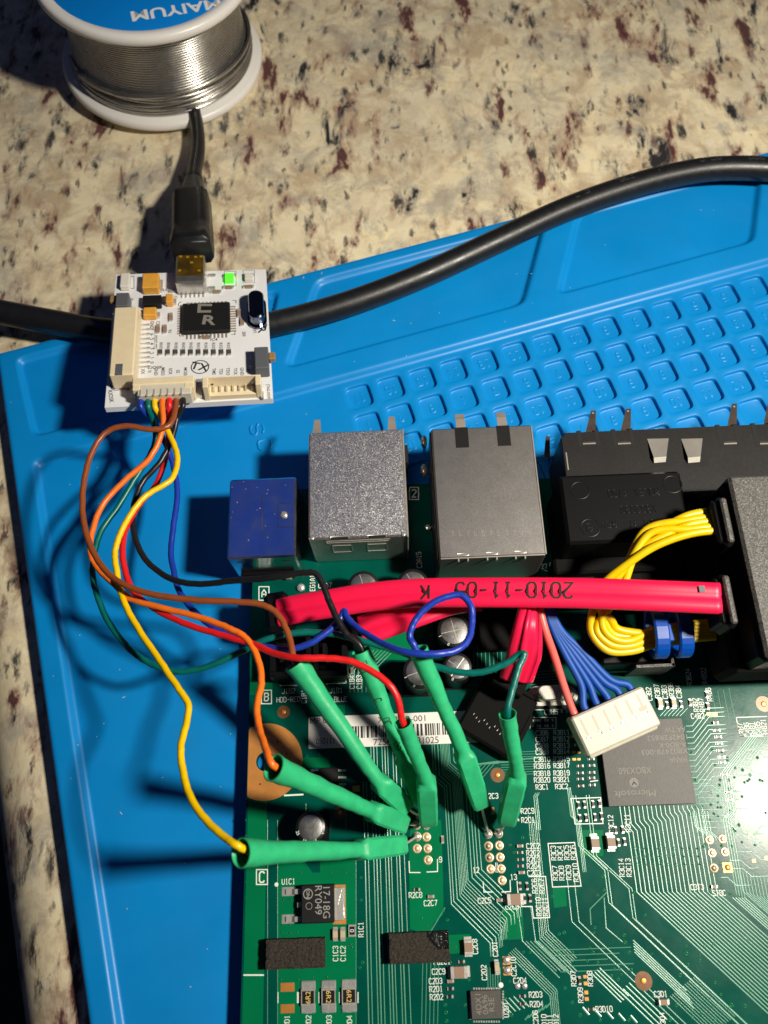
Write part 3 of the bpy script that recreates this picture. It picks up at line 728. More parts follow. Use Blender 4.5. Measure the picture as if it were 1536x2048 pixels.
# ---- silkscreen printing
SK = MB(); ZS = .060
def st(px, py, t, h=9.6, rot=0, z=ZS, w=.145): p = P(px, py); k = mmpp(px, py); silk_text(SK, p.x, p.y, t, h*k, math.radians(rot), z, w)
def sl(*pp, w=.17, closed=False): stroke(SK, [P2(x, y) for x, y in pp], w, ZS, 0, closed)
for px, py, t in [(577, 1382, 'J1B2'), (577, 1399, 'HDD-RED'), (672, 1381, 'J1B1'), (668, 1399, 'HDD-BLUE'), (577, 1763, 'U1C1'), (831, 1790, 'R2C8'), (861, 1806, 'C2C7'), (969, 1801, 'C2C5'), (1024, 1813, 'C2C6'),
                  (952, 1740, '12'), (1027, 1754, '13'), (810, 1698, '8'), (881, 1719, '9'), (983, 1592, 'U2C3'), (1055, 1622, 'R2C9'), (1056, 1640, 'R2C1'), (1066, 1692, 'C2C2'), (1066, 1706, 'R2C2'), (1067, 1719, 'R2C3'),
                  (1067, 1732, 'R2C4'), (1068, 1746, 'C2C3'), (877, 1943, 'C2C9'), (884, 1923, 'FB2C1'), (871, 1962, 'C2D3'), (872, 1978, 'R2D1'), (873, 1994, 'R2D2'), (1040, 1961, 'C2D4'), (1071, 1989, 'R2D3'),
                  (1073, 2008, 'R2D4'), (1208, 2018, 'R3D10'), (1321, 1988, 'C3D1'), (1102, 1424, 'C3B5'), (1395, 1432, 'C4B2'), (1394, 1774, 'C3T3'), (1438, 1786, 'STBC'), (872, 1221, 'C9C2A5'), (650, 1171, 'C1A7'),
                  (1088, 1133, '27'), (1183, 1150, 'R3A2'), (1145, 1152, 'C2A4')]: st(px, py, t)
for y, a, b in [(1466, 'C3B6', 'R3B11'), (1479, 'C3B7', 'R3B12'), (1492, 'C3B8', 'R3B13'), (1504, 'C3B9', 'R3B14'), (1519, 'C3B10', 'R3B15'), (1532, 'R3B16', 'R3B17'), (1547, 'R3B18', 'R3B19'), (1560, 'R3B20', 'R3B21'), (1574, 'R3C1', 'R3C2')]:
    st(1084, y, a, 9.2); st(1123, y-1, b, 9.2)
for px, py, t in [(608, 1393, 'C1B1'), (704, 1364, 'C1B4'), (718, 1364, 'C1B3'), (671, 1907, 'C1C3'), (686, 1907, 'C1C2'), (722, 1859, 'R1C1'), (574, 2042, 'RD1'), (617, 2042, 'RD2'), (658, 2042, 'RD3'), (699, 2042, 'RD4'),
                  (950, 1893, 'C2C8'), (990, 1898, 'C2D1'), (968, 1945, 'C2D2'), (1027, 1933, 'C2C10'), (1012, 2019, 'U2D1'), (1107, 1706, 'R3C3'), (1120, 1706, 'R3C4'), (1133, 1705, 'R3C5'), (1146, 1705, 'R3C6'),
                  (1110, 1746, 'R3C7'), (1123, 1746, 'R3C8'), (1137, 1745, 'R3C9'), (1151, 1745, 'R3C10'), (1069, 1772, 'R2C6'), (1083, 1772, 'R2C7'), (1077, 1813, 'R2C10'), (1090, 1813, 'R2C11'), (1243, 1735, 'R3C14'),
                  (1257, 1735, 'R3C13'), (1222, 1648, 'C3C12'), (1255, 1646, 'R3C11'), (1147, 1957, 'R3D7'), (1180, 1957, 'R3D8'), (1161, 1990, 'R3D9'), (1298, 1388, 'C3B2'), (1314, 1382, 'R3B7'), (1329, 1384, 'C3B3'),
                  (1342, 1379, 'R3B6'), (1357, 1383, 'C3B4'), (1391, 1410, 'R3B2'), (1403, 1410, 'R4B7'), (1418, 1389, 'R4B6'), (1377, 1354, 'R3B24'), (1408, 1352, 'R4B22'), (1482, 1460, 'C4B7'), (1494, 1459, 'C4B6'), (1505, 1458, 'R4B1'),
                  (1516, 1457, 'C4B5'), (1528, 1455, 'R4B21'), (1071, 2036, 'C2D6'), (1088, 2040, 'D10'), (1100, 2040, 'D11'), (1112, 2040, 'D12'), (625, 1166, 'EG1A1'), (838, 1120, 'C2A15'), (1325, 2040, 'C3D4')]: st(px, py, t, 9.6, 88 if px > 1000 else 90)
for px, py, t, h, hw in [(528, 1187, 'A', 15, 10), (533, 1394, 'B', 15, 10), (524, 1754, 'C', 19, 11), (828, 987, '2', 16, 9)]:
    st(px, py, t, h); sl((px-hw, py-hw*1.35), (px+hw, py-hw*1.35), (px+hw, py+hw*1.35), (px-hw, py+hw*1.35), closed=True, w=.2)
sl((1096, 1687), (1149, 1685), (1162, 1772), (1105, 1774), closed=True)
sl((1057, 1753), (1091, 1753), (1099, 1835), (1067, 1836), (1064, 1813), (1043, 1813), (1036, 1786), (1034, 1762))
sl((1142, 1597), (1201, 1595), (1206, 1647), (1150, 1648), closed=True)
sl((1472, 1435), (1534, 1433)); sl((1472, 1435), (1480, 1473), (1540, 1472))
sl((1062, 1435), (1112, 1435), (1112, 1457), (1060, 1457), closed=True)
sl((818, 1722), (819, 1745), (841, 1745)); sl((853, 1744), (875, 1743), (875, 1718))
sl((966, 1763), (968, 1784), (985, 1784)); sl((1003, 1784), (1021, 1783), (1020, 1760))
sl((991, 1725), (992, 1745), w=.12); sl((994, 1725), (995, 1745), w=.12)
sl((568, 1591), (607, 1589), w=.3); sl((487, 1950), (528, 1950), w=.25)
for px in (597, 595, 638, 679, 716, 556): sl((px, 1984), (px, 2006), w=.16)
sl((1060, 1457), (1076, 1457)); sl((1180, 1563), (1196, 1561)); sl((560, 1371), (594, 1371), w=.25); sl((652, 1368), (692, 1366), (692, 1330), w=.2)
p = P(553, 1769); disc(SK, p.x, p.y, ZS, .36); p = P(1002, 1970); disc(SK, p.x, p.y, ZS, .42)
sl((1088, 1140), (1100, 1145), (1100, 1125), w=.15); sl((1052, 1420), (1125, 1419), w=.15); sl((1022, 1385), (1030, 1383), (1030, 1365), w=.2)
part('silkscreen', SK, M['silk'], board, kind='stuff')

# ---- large copper ring, brown test rings, header pads
mb = MB(); n = 56; vs = []; RR = 74*mmpp(531, 1523)
for k in range(n):
    a = 2*math.pi*k/n
    for r in (HR+.05, RR): vs.append((max(HC.x+r*math.cos(a), X0+.12), HC.y+r*math.sin(a), .05))
mb.add(vs, [(2*k, 2*k+1, 2*((k+1) % n)+1, 2*((k+1) % n)) for k in range(n)])
cr = part('copper_ring', mb, M['copper'], board)
mb = MB()
for k in range(9):
    a = 2*math.pi*k/9+.3; x, y = HC.x+4.2*math.cos(a), HC.y+4.2*math.sin(a)
    if x > X0+.4: disc(mb, x, y, .056, .17, 8)
part('ring_holes', mb, M['dark'], cr)
for px, py, r in [(567, 1424, 1.25), (680, 1625, 1.15), (995, 1550, 1.35), (1287, 1962, 1.5), (1527, 1408, 1.5)]:
    p = P(px, py); mb = MB(); disc(mb, p.x, p.y, .05, r, 24); o = part('test_point', mb, M['ring'], board)
    mb = MB(); mb.lathe([(r*.36, .05), (r*.34, .13), (r*.2, .16)], 14, Matrix.Translation((p.x, p.y, 0))); part('test_pad', mb, M['copper'], o)
pads = MB(); pads.lathe([(.84, .0), (.82, .06), (.56, .07), (.5, .05)], 20); pads.lathe([(.52, .05), (.42, .20), (.2, .28)], 16)
pad_me = mesh_of(pads, 'header_pad', M['gold'])
pads = MB(); pads.lathe([(.84, .0), (.82, .06), (.56, .07)], 20, cap=False); pads.lathe([(.56, .07), (.4, -.2)], 16, cap=True)
padh_me = mesh_of(pads, 'header_pad', M['gold'])
for i, (px, py) in enumerate([(834, 1697), (855, 1697), (856, 1720), (853, 1674), (834, 1673), (977, 1692), (979, 1715), (981, 1738), (998.6, 1691), (1000, 1714.5), (1002, 1737.5), (1004, 1760.8), (976, 1668), (997, 1667),
                              (1419, 1680), (1445, 1678), (1424, 1706), (1450, 1704), (1428, 1736), (852, 1651), (833, 1650)]):
    inst('header_pad', padh_me if i in (5, 6, 18) else pad_me, board, P(px, py))
q = MB(); q.box(-.85, -.85, 0, .85, .85, .07, .02); q.lathe([(.55, .07), (.4, .2), (.2, .26)], 16)
inst('header_pad', mesh_of(q, 'header_pad', M['copper']), board, P(1455, 1735))

# ---- small chip components, shared meshes
def two_term(name, L_, w_, h_, bodym, capm=None, capf=.22, top=None):
    """a chip resistor or capacitor: body, two metal end caps; returns the meshes of body and caps"""
    b = MB(); b.box(-L_/2+L_*capf, -w_/2*.97, .02, L_/2-L_*capf, w_/2*.97, h_, .04)
    cc = []
    for s_ in (-1, 1):
        c = MB(); cc.append(c)
        c.box(s_*L_/2, -w_/2, .01, s_*(L_/2-L_*capf), w_/2, h_*1.03, .06)
        c.prism([(s_*(L_/2+.28*w_), -w_/2*.9), (s_*(L_/2-.05), -w_/2*.9), (s_*(L_/2-.05), w_/2*.9), (s_*(L_/2+.28*w_), w_/2*.9)], .005, .16*h_+.03)
    return mesh_of(b, name, bodym), [mesh_of(c, 'end_cap', capm or M['tin']) for c in cc]
PK = {'r': ('resistor',)+two_term('resistor', 1.05, .52, .36, M['resist']), 'c': ('capacitor',)+two_term('capacitor', 1.05, .55, .5, M['ceramic']),
      'c6': ('capacitor',)+two_term('capacitor', 1.75, .9, .85, M['ceramic']), 'c8': ('capacitor',)+two_term('capacitor', 2.9, 1.9, 1.25, M['ceramic']),
      'cl': ('capacitor',)+two_term('capacitor', 1.75, .9, .8, M['ceramicl']), 'cb': ('capacitor',)+two_term('capacitor', 2.3, 1.5, 1.25, M['ceramic']), 'cy': ('capacitor',)+two_term('capacitor', 1.9, .85, 1.1, M['ceramicl'])}
def smd(kind, px, py, rot=0):
    nm, b, c = PK[kind]; o = inst(nm, b, board, P(px, py), math.radians(rot))
    for c_ in c: e = bpy.data.objects.new('end_cap', c_); scene.collection.objects.link(e); e.parent = o
    return o
for k, px, py, r in [('cl', 671, 1868, 90), ('cl', 686, 1868, 90), ('r', 833, 1779, 0), ('c', 861, 1793, 0), ('c', 998, 1800, 0), ('c8', 1029, 1798, 0), ('r', 1040, 1772, 90), ('r', 1054, 1772, 90), ('r', 1049, 1796, 90), ('r', 1060, 1796, 90),
                     ('c', 1039, 1692, 0), ('r', 1039, 1705, 0), ('r', 1040, 1719, 0), ('r', 1040, 1732, 0), ('c', 1042, 1745, 0), ('r', 1036, 1622, 0), ('r', 1031, 1640, 0), ('r', 922, 1923, 0), ('c8', 917, 1943, 0), ('cb', 936, 1893, 90),
                     ('c', 900, 1962, 0), ('r', 900, 1977, 0), ('r', 899, 1993, 0), ('cy', 993, 1934, 90), ('r', 1044, 1992, 0), ('r', 1045, 2007, 0), ('r', 1159, 1961, 90), ('r', 1181, 2018, 0), ('c6', 1325, 2003, 0),
                     ('r', 1157, 1610, 90), ('r', 1169, 1609, 90), ('r', 1186, 1608, 90), ('r', 1199, 1607, 90), ('r', 1160, 1636, 90), ('r', 1172, 1635, 90), ('r', 1190, 1634, 90), ('r', 1203, 1632, 90), ('cb', 1188, 1686, 90), ('cb', 1220, 1684, 90),
                     ('r', 1231, 1660, 90), ('r', 1245, 1659, 90), ('r', 1237, 1685, 90), ('r', 1249, 1683, 90), ('cl', 1319, 1407, 90), ('r', 1334, 1410, 90), ('cl', 1346, 1406, 90), ('r', 1362, 1408, 90), ('r', 1380, 1405, 90), ('c', 1415, 1412, 90), ('r', 1413, 1389, 90),
                     ('c', 1430, 1446, 0), ('r', 1433, 1461, 0), ('r', 1436, 1474, 0), ('r', 1438, 1487, 0), ('r', 1440, 1501, 0), ('r', 1443, 1514, 0), ('r', 1444, 1525, 0), ('r', 1448, 1549, 0), ('r', 1456, 1584, 0), ('r', 1459, 1600, 0),
                     ('r', 1128, 1423, 0), ('r', 1070, 1441, 0), ('r', 1085, 1441, 0), ('r', 1100, 1441, 0), ('r', 1070, 1452, 0), ('r', 1085, 1452, 0), ('r', 1100, 1452, 0), ('r', 1182, 1518, 0), ('r', 1160, 1532, 0), ('r', 1183, 1531, 0), ('r', 1160, 1546, 0), ('r', 1183, 1545, 0),
                     ('r', 1160, 1558, 0), ('r', 1183, 1556, 0), ('r', 1161, 1572, 0), ('r', 1184, 1570, 0), ('c', 1427, 1773, 0), ('c', 704, 1342, 90), ('c', 718, 1340, 90), ('c', 885, 1679, 90), ('r', 1155, 1490, 0)]:
    smd(k, px, py, r)
def padbox(name, x0, y0, x1, y1, m, z=.05, c=.02, z0=.003, parent=None):
    (xa, ya), (xb, yb) = P2(x0, y1, z), P2(x1, y0, z); q = MB(); q.box(xa, ya, z0, xb, yb, z, c); return part(name, q, m, parent or board)
for x0, y0, x1, y1 in [(561, 1965, 589, 1984), (561, 2008, 589, 2027), (705, 1571, 719, 1584), (1414, 1425, 1422, 1432), (1425, 1425, 1434, 1432), (1143, 1470, 1150, 1476), (1144, 1502, 1151, 1507), (1155, 1502, 1161, 1507), (1145, 1516, 1152, 1521), (1155, 1516, 1161, 1521),
                       (1167, 1950, 1173, 1957), (1168, 1963, 1175, 1971), (1169, 1981, 1176, 1989), (1170, 1994, 1177, 2002), (1498, 1665, 1504, 1671), (1527, 1680, 1533, 1687), (1530, 1712, 1536, 1720), (1505, 1718, 1511, 1725), (984, 1614, 988, 1630)]:
    padbox('bare_pad', x0, y0, x1, y1, M['copper'], .05)
def blob(px, py, r=.45, sz=.6, name='solder_joint', mt='solder', z=0, parent=None):
    q = MB(); p = P(px, py); q.ball((p.x, p.y, z+r*sz*.7), r, sz); return part(name, q, M[mt], parent or board)
for px, py in [(1013, 1921), (1014, 1942)]:
    padbox('bare_pad', px-7, py-9, px+7, py+9, M['copper']); blob(px, py-1, .62, .45)
for px, py in [(1035, 1972), (1049, 1972)]: blob(px, py, .52, .35)
# zero ohm resistor, three marked power resistors
def marked(px0, py0, px1, py1, zt, txt, rot, name='power_resistor', pads_=True, h=.85, cap=.25, mt='goldprint'):
    (xa, ya), (xb, yb) = P2(px0, py1, zt), P2(px1, py0, zt); q = MB(); yl = (yb-ya)*cap*.55
    q.box(xa, ya+yl, .05, xb, yb-yl, zt, .05); o = part(name, q, M['resist'], board)
    q = MB(); q.box(xa-.03, ya, .02, xb+.03, ya+yl*1.05, zt+.02, .06); q.box(xa-.03, yb-yl*1.05, .02, xb+.03, yb, zt+.02, .06)
    q.box(xa, ya+yl*.9, zt-.04, xa+.18, yb-yl*.9, zt+.02); q.box(xb-.18, ya+yl*.9, zt-.04, xb, yb-yl*.9, zt+.02)
    part('end_caps', q, M['tin'], o, kind='stuff')
    if pads_:
        for y0_, y1_ in ((ya-1.15, ya+.15), (yb-.15, yb+1.15)):
            q = MB(); q.box(xa-.05, y0_, .004, xb+.05, y1_, .34, .14); part('solder_joint', q, M['solder'], o)
    q = MB(); type_text(q, TR((xa+xb)/2, (ya+yb)/2, zt+.012, rot), txt, h); part('marking', q, M[mt], o, kind='stuff')
for (x0, x1, y0, y1), t, rt in [((602, 630, 1977, 2013), '6R2', H90), ((643, 671, 1976, 2012), '6R2', -H90), ((684, 712, 1974, 2011), '6R2', -H90)]: marked(x0, y0, x1, y1, .65, t, rt)
marked(697, 1849, 711, 1874, .5, '0', H90, 'resistor', False, .75, .3, 'whiteink')

# ---- flat package transistor
o = padbox('transistor', 602, 1768, 668, 1848, M['chipblack'], 2.3, .18, .1)
(xa, ya), (xb, yb) = P2(668, 1846, .6), P2(690, 1770, .6)
padbox('bare_pad', 666, 1769, 691, 1849, M['copper'], .05, .01, .003, o)
q = MB(); q.box(xa-.5, ya+.35, .06, xb-.35, yb-.3, .75, .12); part('metal_tab', q, M['tin'], o)
q = MB(); q.add([(xb-.75, ya+.5, .76), (xb-.1, ya+.6, .1), (xb-.05, yb-.4, .1), (xb-.55, yb-.5, .77), (xb-1.3, (ya+yb)/2, .80)], [(0, 1, 2, 3, 4)]); part('solder_fillet', q, M['solder'], o)
for py in (1783, 1838):
    p = P(577, py); q = MB(); q.box(p.x-1.25, p.y-.75, .004, p.x+1.35, p.y+.75, .12, .05); s1 = part('solder_joint', q, M['solder'], o)
    q = MB(); q.sweep([(p.x-.4, p.y, .3), (p.x+.7, p.y, .32), (p.x+1.3, p.y, 1.0), (p.x+2.6, p.y, 1.05)], lambda i: [(-.42, -.12), (.42, -.12), (.42, .12), (-.42, .12)], 4, (0, 0, 1), True, False); part('lead', q, M['tin'], o)
p = P(597, 1809); q = MB(); q.box(p.x-.1, p.y-.42, .95, p.x+.9, p.y+.42, 1.2, .05); part('lead', q, M['tin'], o)
q = MB(); p = P(653, 1805, 2.3); type_text(q, TR(p.x, p.y, 2.312, -H90), '17-18G', 1.25); p = P(637, 1800, 2.3); type_text(q, TR(p.x, p.y, 2.312, -H90), 'RY049', 1.25)
p = P(616, 1788, 2.3); ringm(q, p.x, p.y, 2.312, .72, .88, 24); type_text(q, TR(p.x, p.y, 2.312, -H90), 'ON', .62, bold=.02); p = P(618, 1812, 2.3); ringm(q, p.x, p.y, 2.312, .5, .58, 20)
part('marking', q, M['printlight'], o, kind='stuff')

# ---- small black driver chip with eight leads, near the copper ring
o = padbox('driver_chip', 638, 1535, 676, 1574, M['chipblack'], 1.6, .15, .12)
for k, py in enumerate((1541, 1555, 1569)):
    for sx, px in ((1, 682), (-1, 632)):
        p = P(px, py); q = MB(); q.sweep([(p.x+sx*1.0, p.y, .1), (p.x+sx*.3, p.y, .12), (p.x-sx*.1, p.y, .75), (p.x-sx*.8, p.y, .8)], lambda i: [(-.2, -.08), (.2, -.08), (.2, .08), (-.2, .08)], 4, (0, 0, 1), True, False); part('lead', q, M['tin'], o)
# ---- square controller chip near the lower edge
o = padbox('controller_chip', 944, 1980, 1001, 2039, M['chip'], 1.0, .06, .03)
q = MB()
for px, ln in ((957, 3), (970, 4), (983, 4)):
    p = P(px, 2009, 1.0); type_text(q, TR(p.x, p.y, 1.012, H90), {957: '4DX1', 970: '0A96', 983: 'R3E'}[px], .95)
part('marking', q, M['print'], o, kind='stuff')
q = MB()
for k in range(11):
    for a, b in ((948+k*5, 1977), (948+k*5, 2043), (940.5, 1984+k*5.3), (1006, 1983+k*5.3)): p = P(a, b); q.box(p.x-.14, p.y-.14, .005, p.x+.14, p.y+.14, .1)
part('pins', q, M['solder'], o, kind='stuff')
# ---- the large dark video chip
o = padbox('video_chip', 1215, 1440, 1391, 1609, M['chip'], 1.5, .05, .25)
cb = P(1218.3, 1613.7, 1.5), P(1392.4, 1606.2, 1.5), P(1363.2, 1436, 1.5)
bpy.data.objects.remove(o); xa, xb, ya, yb = cb[0].x, cb[1].x, (cb[0].y+cb[1].y)/2, cb[2].y
q = MB(); q.box(xa, ya, .9, xb, yb, 1.5, .05); o = part('video_chip', q, M['chip'], board)
q = MB(); q.box(xa+.1, ya+.1, .3, xb-.1, yb-.1, .9, .03); part('chip_substrate', q, M['pour'], o)
q = MB()
for px, py, t, h, wd in [(1270, 1587, 'Microsoft', 1.15, 7.6), (1270, 1541, 'XBOX360', 1.15, 6.1), (1356, 1520, 'HANA', .95, 3.2), (1330, 1503, 'X802478-003', .95, 8.8), (1345, 1490, 'A-BD0-K', .95, 5.2), (1334, 1475, '1042F2R852', .95, 7.6), (1350, 1459, 'AA TW', .95, 4)]:
    p = P(px, py, 1.5); type_text(q, TR(p.x, p.y, 1.511, math.pi), t, h, wd)
p = P(1268, 1565, 1.5); disc(q, p.x, p.y, 1.511, .85, 24)
part('marking', q, M['print'], o, kind='stuff')
q = MB(); 
for a in (1, -1): stroke(q, [(p.x-.42*a, p.y-.42), (p.x, p.y+.05), (p.x+.42*a, p.y-.42)], .14, 1.518)
stroke(q, [(p.x, p.y), (p.x, p.y+.5)], .14, 1.518); part('emblem', q, M['chip'], o)
# ---- metal can crystal
pc = P(1104, 1390); q = MB()
def stadium(cx, cy, a, r, n=10): return [(cx+a+r*math.cos(-H90+math.pi*k/n), cy+r*math.sin(-H90+math.pi*k/n)) for k in range(n+1)]+[(cx-a+r*math.cos(H90+math.pi*k/n), cy+r*math.sin(H90+math.pi*k/n)) for k in range(n+1)]
q.prism(stadium(pc.x, pc.y-.2, 3.0, 1.9), .1, .7); q.prism(stadium(pc.x+.2, pc.y, 2.2, 1.45), .7, 3.4, .35)
o = part('crystal_oscillator', q, M['steel'], board)
q = MB(); q.box(pc.x-3.6, pc.y-2.6, .01, pc.x+3.6, pc.y+1.8, .12, .03); part('base', q, M['black'], o)
q = MB(); type_text(q, TR(pc.x+.4, pc.y, 3.412, 0), '.270', .8); part('marking', q, M['print'], o, kind='stuff')

# ---- electrolytic capacitors
def ecap(px, py, r, zt, cross=True, rot=.2, topm='alu', marks=('1', '0')):
    p = P(px, py, zt); c = Matrix.Translation((p.x, p.y, 0))
    q = MB(); q.lathe([(r, .3), (r, zt-.5), (r*.985, zt-.15), (r*.93, zt)], 32, c); o = part('electrolytic_capacitor', q, M['can'], board)
    q = MB(); q.lathe([(r*.80, zt+.0), (r*.78, zt+.03), (r*.2, zt+.04)], 32, c); t = part('can_top', q, M[topm], o)
    if cross:
        q = MB()
        for k in range(2):
            a = rot+k*H90; stroke(q, [(p.x-r*.76*math.cos(a), p.y-r*.76*math.sin(a)), (p.x+r*.76*math.cos(a), p.y+r*.76*math.sin(a))], .14, zt+.05, .03)
        part('score_lines', q, M['tin'], t)
    q = MB()
    for k, m_t in enumerate(marks):
        a = math.radians(200+45*k); type_text(q, TR(p.x+r*.88*math.cos(a), p.y+r*.88*math.sin(a), zt+.012, a+H90), m_t, .55)
    part('marking', q, M['silk'], o, kind='stuff')
    q = MB(); q.box(p.x-r*1.05, p.y-r*1.05, .01, p.x+r*1.05, p.y+r*1.05, .3, .05); part('base', q, M['black'], o)
ecap(621, 1655, 2.75, 5.6, False, marks=('25', '10', '6E', 'V'))
ecap(908, 1261, 3.3, 8.0, True, .2); ecap(840, 1343, 3.3, 8.0, True, .3); ecap(915, 1334, 2.8, 8.0, True, .9)
ecap(727, 1172, 3.2, 8.0, True, .3); ecap(826, 1168, 3.2, 8.0, True, .5)

# ---- foam pads
fo = []
for (x0, y0, x1, y1), wet in [((531, 1876, 648, 1940), False), ((780, 1863, 897, 1929), True)]:
    zt = 2.4; (xa, ya), (xb, yb) = P2(x0, y1, zt), P2(x1, y0, zt); q = MB(); nx, ny = 26, 15; vs = []
    for j in range(ny):
        for i in range(nx):
            e = (i in (0, nx-1)) or (j in (0, ny-1)); vs.append((xa+(xb-xa)*i/(nx-1)+rnd.uniform(-.05, .05), ya+(yb-ya)*j/(ny-1)+rnd.uniform(-.05, .05), zt+rnd.uniform(-.10, .07)-(.1 if e else 0)))
    fs = [(j*nx+i, j*nx+i+1, (j+1)*nx+i+1, (j+1)*nx+i) for j in range(ny-1) for i in range(nx-1)]
    rim = [i for i in range(nx)]+[j*nx+nx-1 for j in range(1, ny)]+[(ny-1)*nx+i for i in range(nx-2, -1, -1)]+[j*nx for j in range(ny-2, 0, -1)]
    b0 = len(vs); vs += [(vs[i][0], vs[i][1], .01) for i in rim]; m = len(rim)
    fs += [(rim[k], b0+k, b0+(k+1) % m, rim[(k+1) % m]) for k in range(m)]; q.add(vs, fs)
    o = part('foam_pad', q, M['foam'], board)
    if wet:
        q = MB(); q2 = []
        for j in range(9):
            for i in range(12): q2.append((xb-3.9+i*.34+.1, yb-2.75+j*.34+.02, zt+.03+.10*rnd.random()-.10*max(0, 1-j/3)-.12*max(0, 1-i/4)))
        q.add(q2, [(j*12+i, j*12+i+1, (j+1)*12+i+1, (j+1)*12+i) for j in range(8) for i in range(11) if i+j > 4], True); part('burnt_corner', q, M['wet'], o, label='glossy melted corner')

# ---- barcode label
lz = .10; cs = [P(617, 1434, lz), P(990, 1419, lz), P(992, 1484, lz), P(617, 1499, lz)]
lx0, lx1, ly0, ly1 = cs[0].x, cs[1].x, cs[3].y+.1, cs[0].y
q = MB(); q.prism([(lx0+.2, ly0), (lx1, ly0), (lx1, ly1), (lx0+.2, ly1), (lx0, ly1-.2), (lx0, ly0+.2)], .004, lz); lab = part('barcode_label', q, M['paper'], board, label='white paper barcode label')
q = MB()
def lt(px, py, t, h, wd=None): p = P(px, py, lz); type_text(q, TR(p.x, p.y, lz+.01), t, h, wd)
lt(641, 1441, 'MP 02', 1.1, 4.0); lt(650, 1482, '050111', 1.15, 3.5); lt(803, 1438, 'X852 19-001', 1.15, 9.3); lt(812, 1482, '725653 01681025', 1.25, 12.6)
part('lettering', q, M['ink'], lab, kind='stuff')
q = MB(); x = P(693, 1462, lz).x; ya = P(800, 1473, lz).y; yb = P(800, 1449, lz).y; xe = P(975, 1462, lz).x; rb = random.Random(3)
while x < xe:
    w_ = rb.choice((.14, .14, .28, .28, .42)); q.add([(x, ya, lz+.01), (x+w_, ya, lz+.01), (x+w_, yb, lz+.01), (x, yb, lz+.01)], [(0, 1, 2, 3)]); x += w_+rb.choice((.16, .16, .3, .44))
part('barcode', q, M['ink'], lab, kind='stuff')

# ---- metal jacks along the upper edge
def jack(name, px, z, front_px, mtop, label, c=.35):
    """steel box shell: px = photo corners of the top face (TL, TR, BR, BL)"""
    cs = [P(a, b, z) for a, b in px]; xa = (cs[0].x+cs[3].x)/2; xb = (cs[1].x+cs[2].x)/2; ya = (cs[2].y+cs[3].y)/2; yb = (cs[0].y+cs[1].y)/2
    q = MB(); q.box(xa, ya, .05, xb, yb, z, c); o = part(name, q, mtop, board, label=label); return o, xa, xb, ya, yb
# low jack in shade
o, xa, xb, ya, yb = jack('power_jack', [(458, 958), (592, 954), (592, 1112), (455, 1119)], 11.5, None, M['shell_blue'], 'smooth steel jack shell reflecting blue')
q = MB(); zt = 11.5
tx = P(556, 1007, zt).x; ty0 = P(556, 1055, zt).y; ty1 = P(556, 1007, zt).y
stroke(q, [(xb-.2, ty1), (tx+.3, ty1), (tx, ty1-.3), (tx, ty0+.3), (tx+.3, ty0), (xb-.2, ty0)], .13, zt+.004, 0); part('latch_slot', q, M['dark'], o)
q = MB(); p = P(568, 1030, zt); q.lathe([(.75, zt), (.7, zt+.35), (.3, zt+.45)], 14, Matrix.Translation((p.x, p.y, 0))); part('latch_bump', q, M['steel'], o)
q = MB()
for k, (px, py, t) in enumerate([(502, 1030, 'FOSSN'), (523, 1032, 'I')]):
    p = P(px, py, zt); silk_text(q, p.x, p.y, t, 1.5, H90, zt+.012, .14)
stroke(q, [P2(524, 990, zt), P2(524, 1075, zt)], .2, zt+.004, .06); part('stamping', q, M['shell_blue'], o, kind='stuff')
q = MB(); q.box(xa+1.2, ya-.9, .05, xb-1.5, ya+.02, 3.2, .2); part('rear_block', q, M['black'], o)
q = MB(); rd = random.Random(9)
for k in range(16):
    p = P(rd.uniform(462, 586), rd.uniform(962, 1108), 11.5); q.cbox(Matrix.Translation((p.x, p.y, 11.52)) @ Matrix.Rotation(rd.uniform(0, 6), 4, 'Z'), rd.uniform(.05, .16), .05, .02)
part('dust', q, M['finger'], o, kind='stuff')
q = MB(); q.box(xb-3.6, ya-1.3, .05, xb-2.2, ya+.05, 1.4, .2); part('solder_leg', q, M['solder'], o)
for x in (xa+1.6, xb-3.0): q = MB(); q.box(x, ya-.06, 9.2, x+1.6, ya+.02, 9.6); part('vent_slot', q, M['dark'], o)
# bright grainy jack
o, xa, xb, ya, yb = jack('network_jack', [(616, 866), (806, 856), (812, 1074), (618, 1077)], 14, None, M['shell'], 'sandblasted bright steel jack shell')
zt = 14
for x in (P(637, 862, 9).x, P(784, 858, 9).x):
    q = MB(); q.add([(x-.95, yb-.15, 12.8), (x+.95, yb-.15, 12.8), (x+.6, yb+4.4, 11.2), (x-.6, yb+4.4, 11.2), (x+.55, yb+5.0, 10.0), (x-.55, yb+5.0, 10.0)], [(0, 1, 2, 3), (3, 2, 4, 5)])
    part('spring_prong', q, M['finger'], o)
for px in (679, 754):
    p = P(px, 1071, zt); q = MB(); stroke(q, [(p.x-1.8, ya-.0), (p.x-1.8, ya+.45), (p.x+1.8, ya+.45), (p.x+1.8, ya)], .16, zt+.006, .05); part('slot_rim', q, M['steel'], o)
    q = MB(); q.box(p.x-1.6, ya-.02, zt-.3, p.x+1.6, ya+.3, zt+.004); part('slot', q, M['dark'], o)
for x in (xa+.7, xb-.7): q = MB(); q.lathe([(.45, zt-.3), (.42, zt+.05), (.15, zt+.05)], 12, Matrix.Translation((x, ya+.35, 0))); part('rivet', q, M['steel'], o)
q = MB(); q.box(xb-.02, ya-.2, .1, xb+.32, yb, 13.9, .1); part('side_wall', q, M['steel'], o)
q = MB(); stroke(q, [], .1, 0)
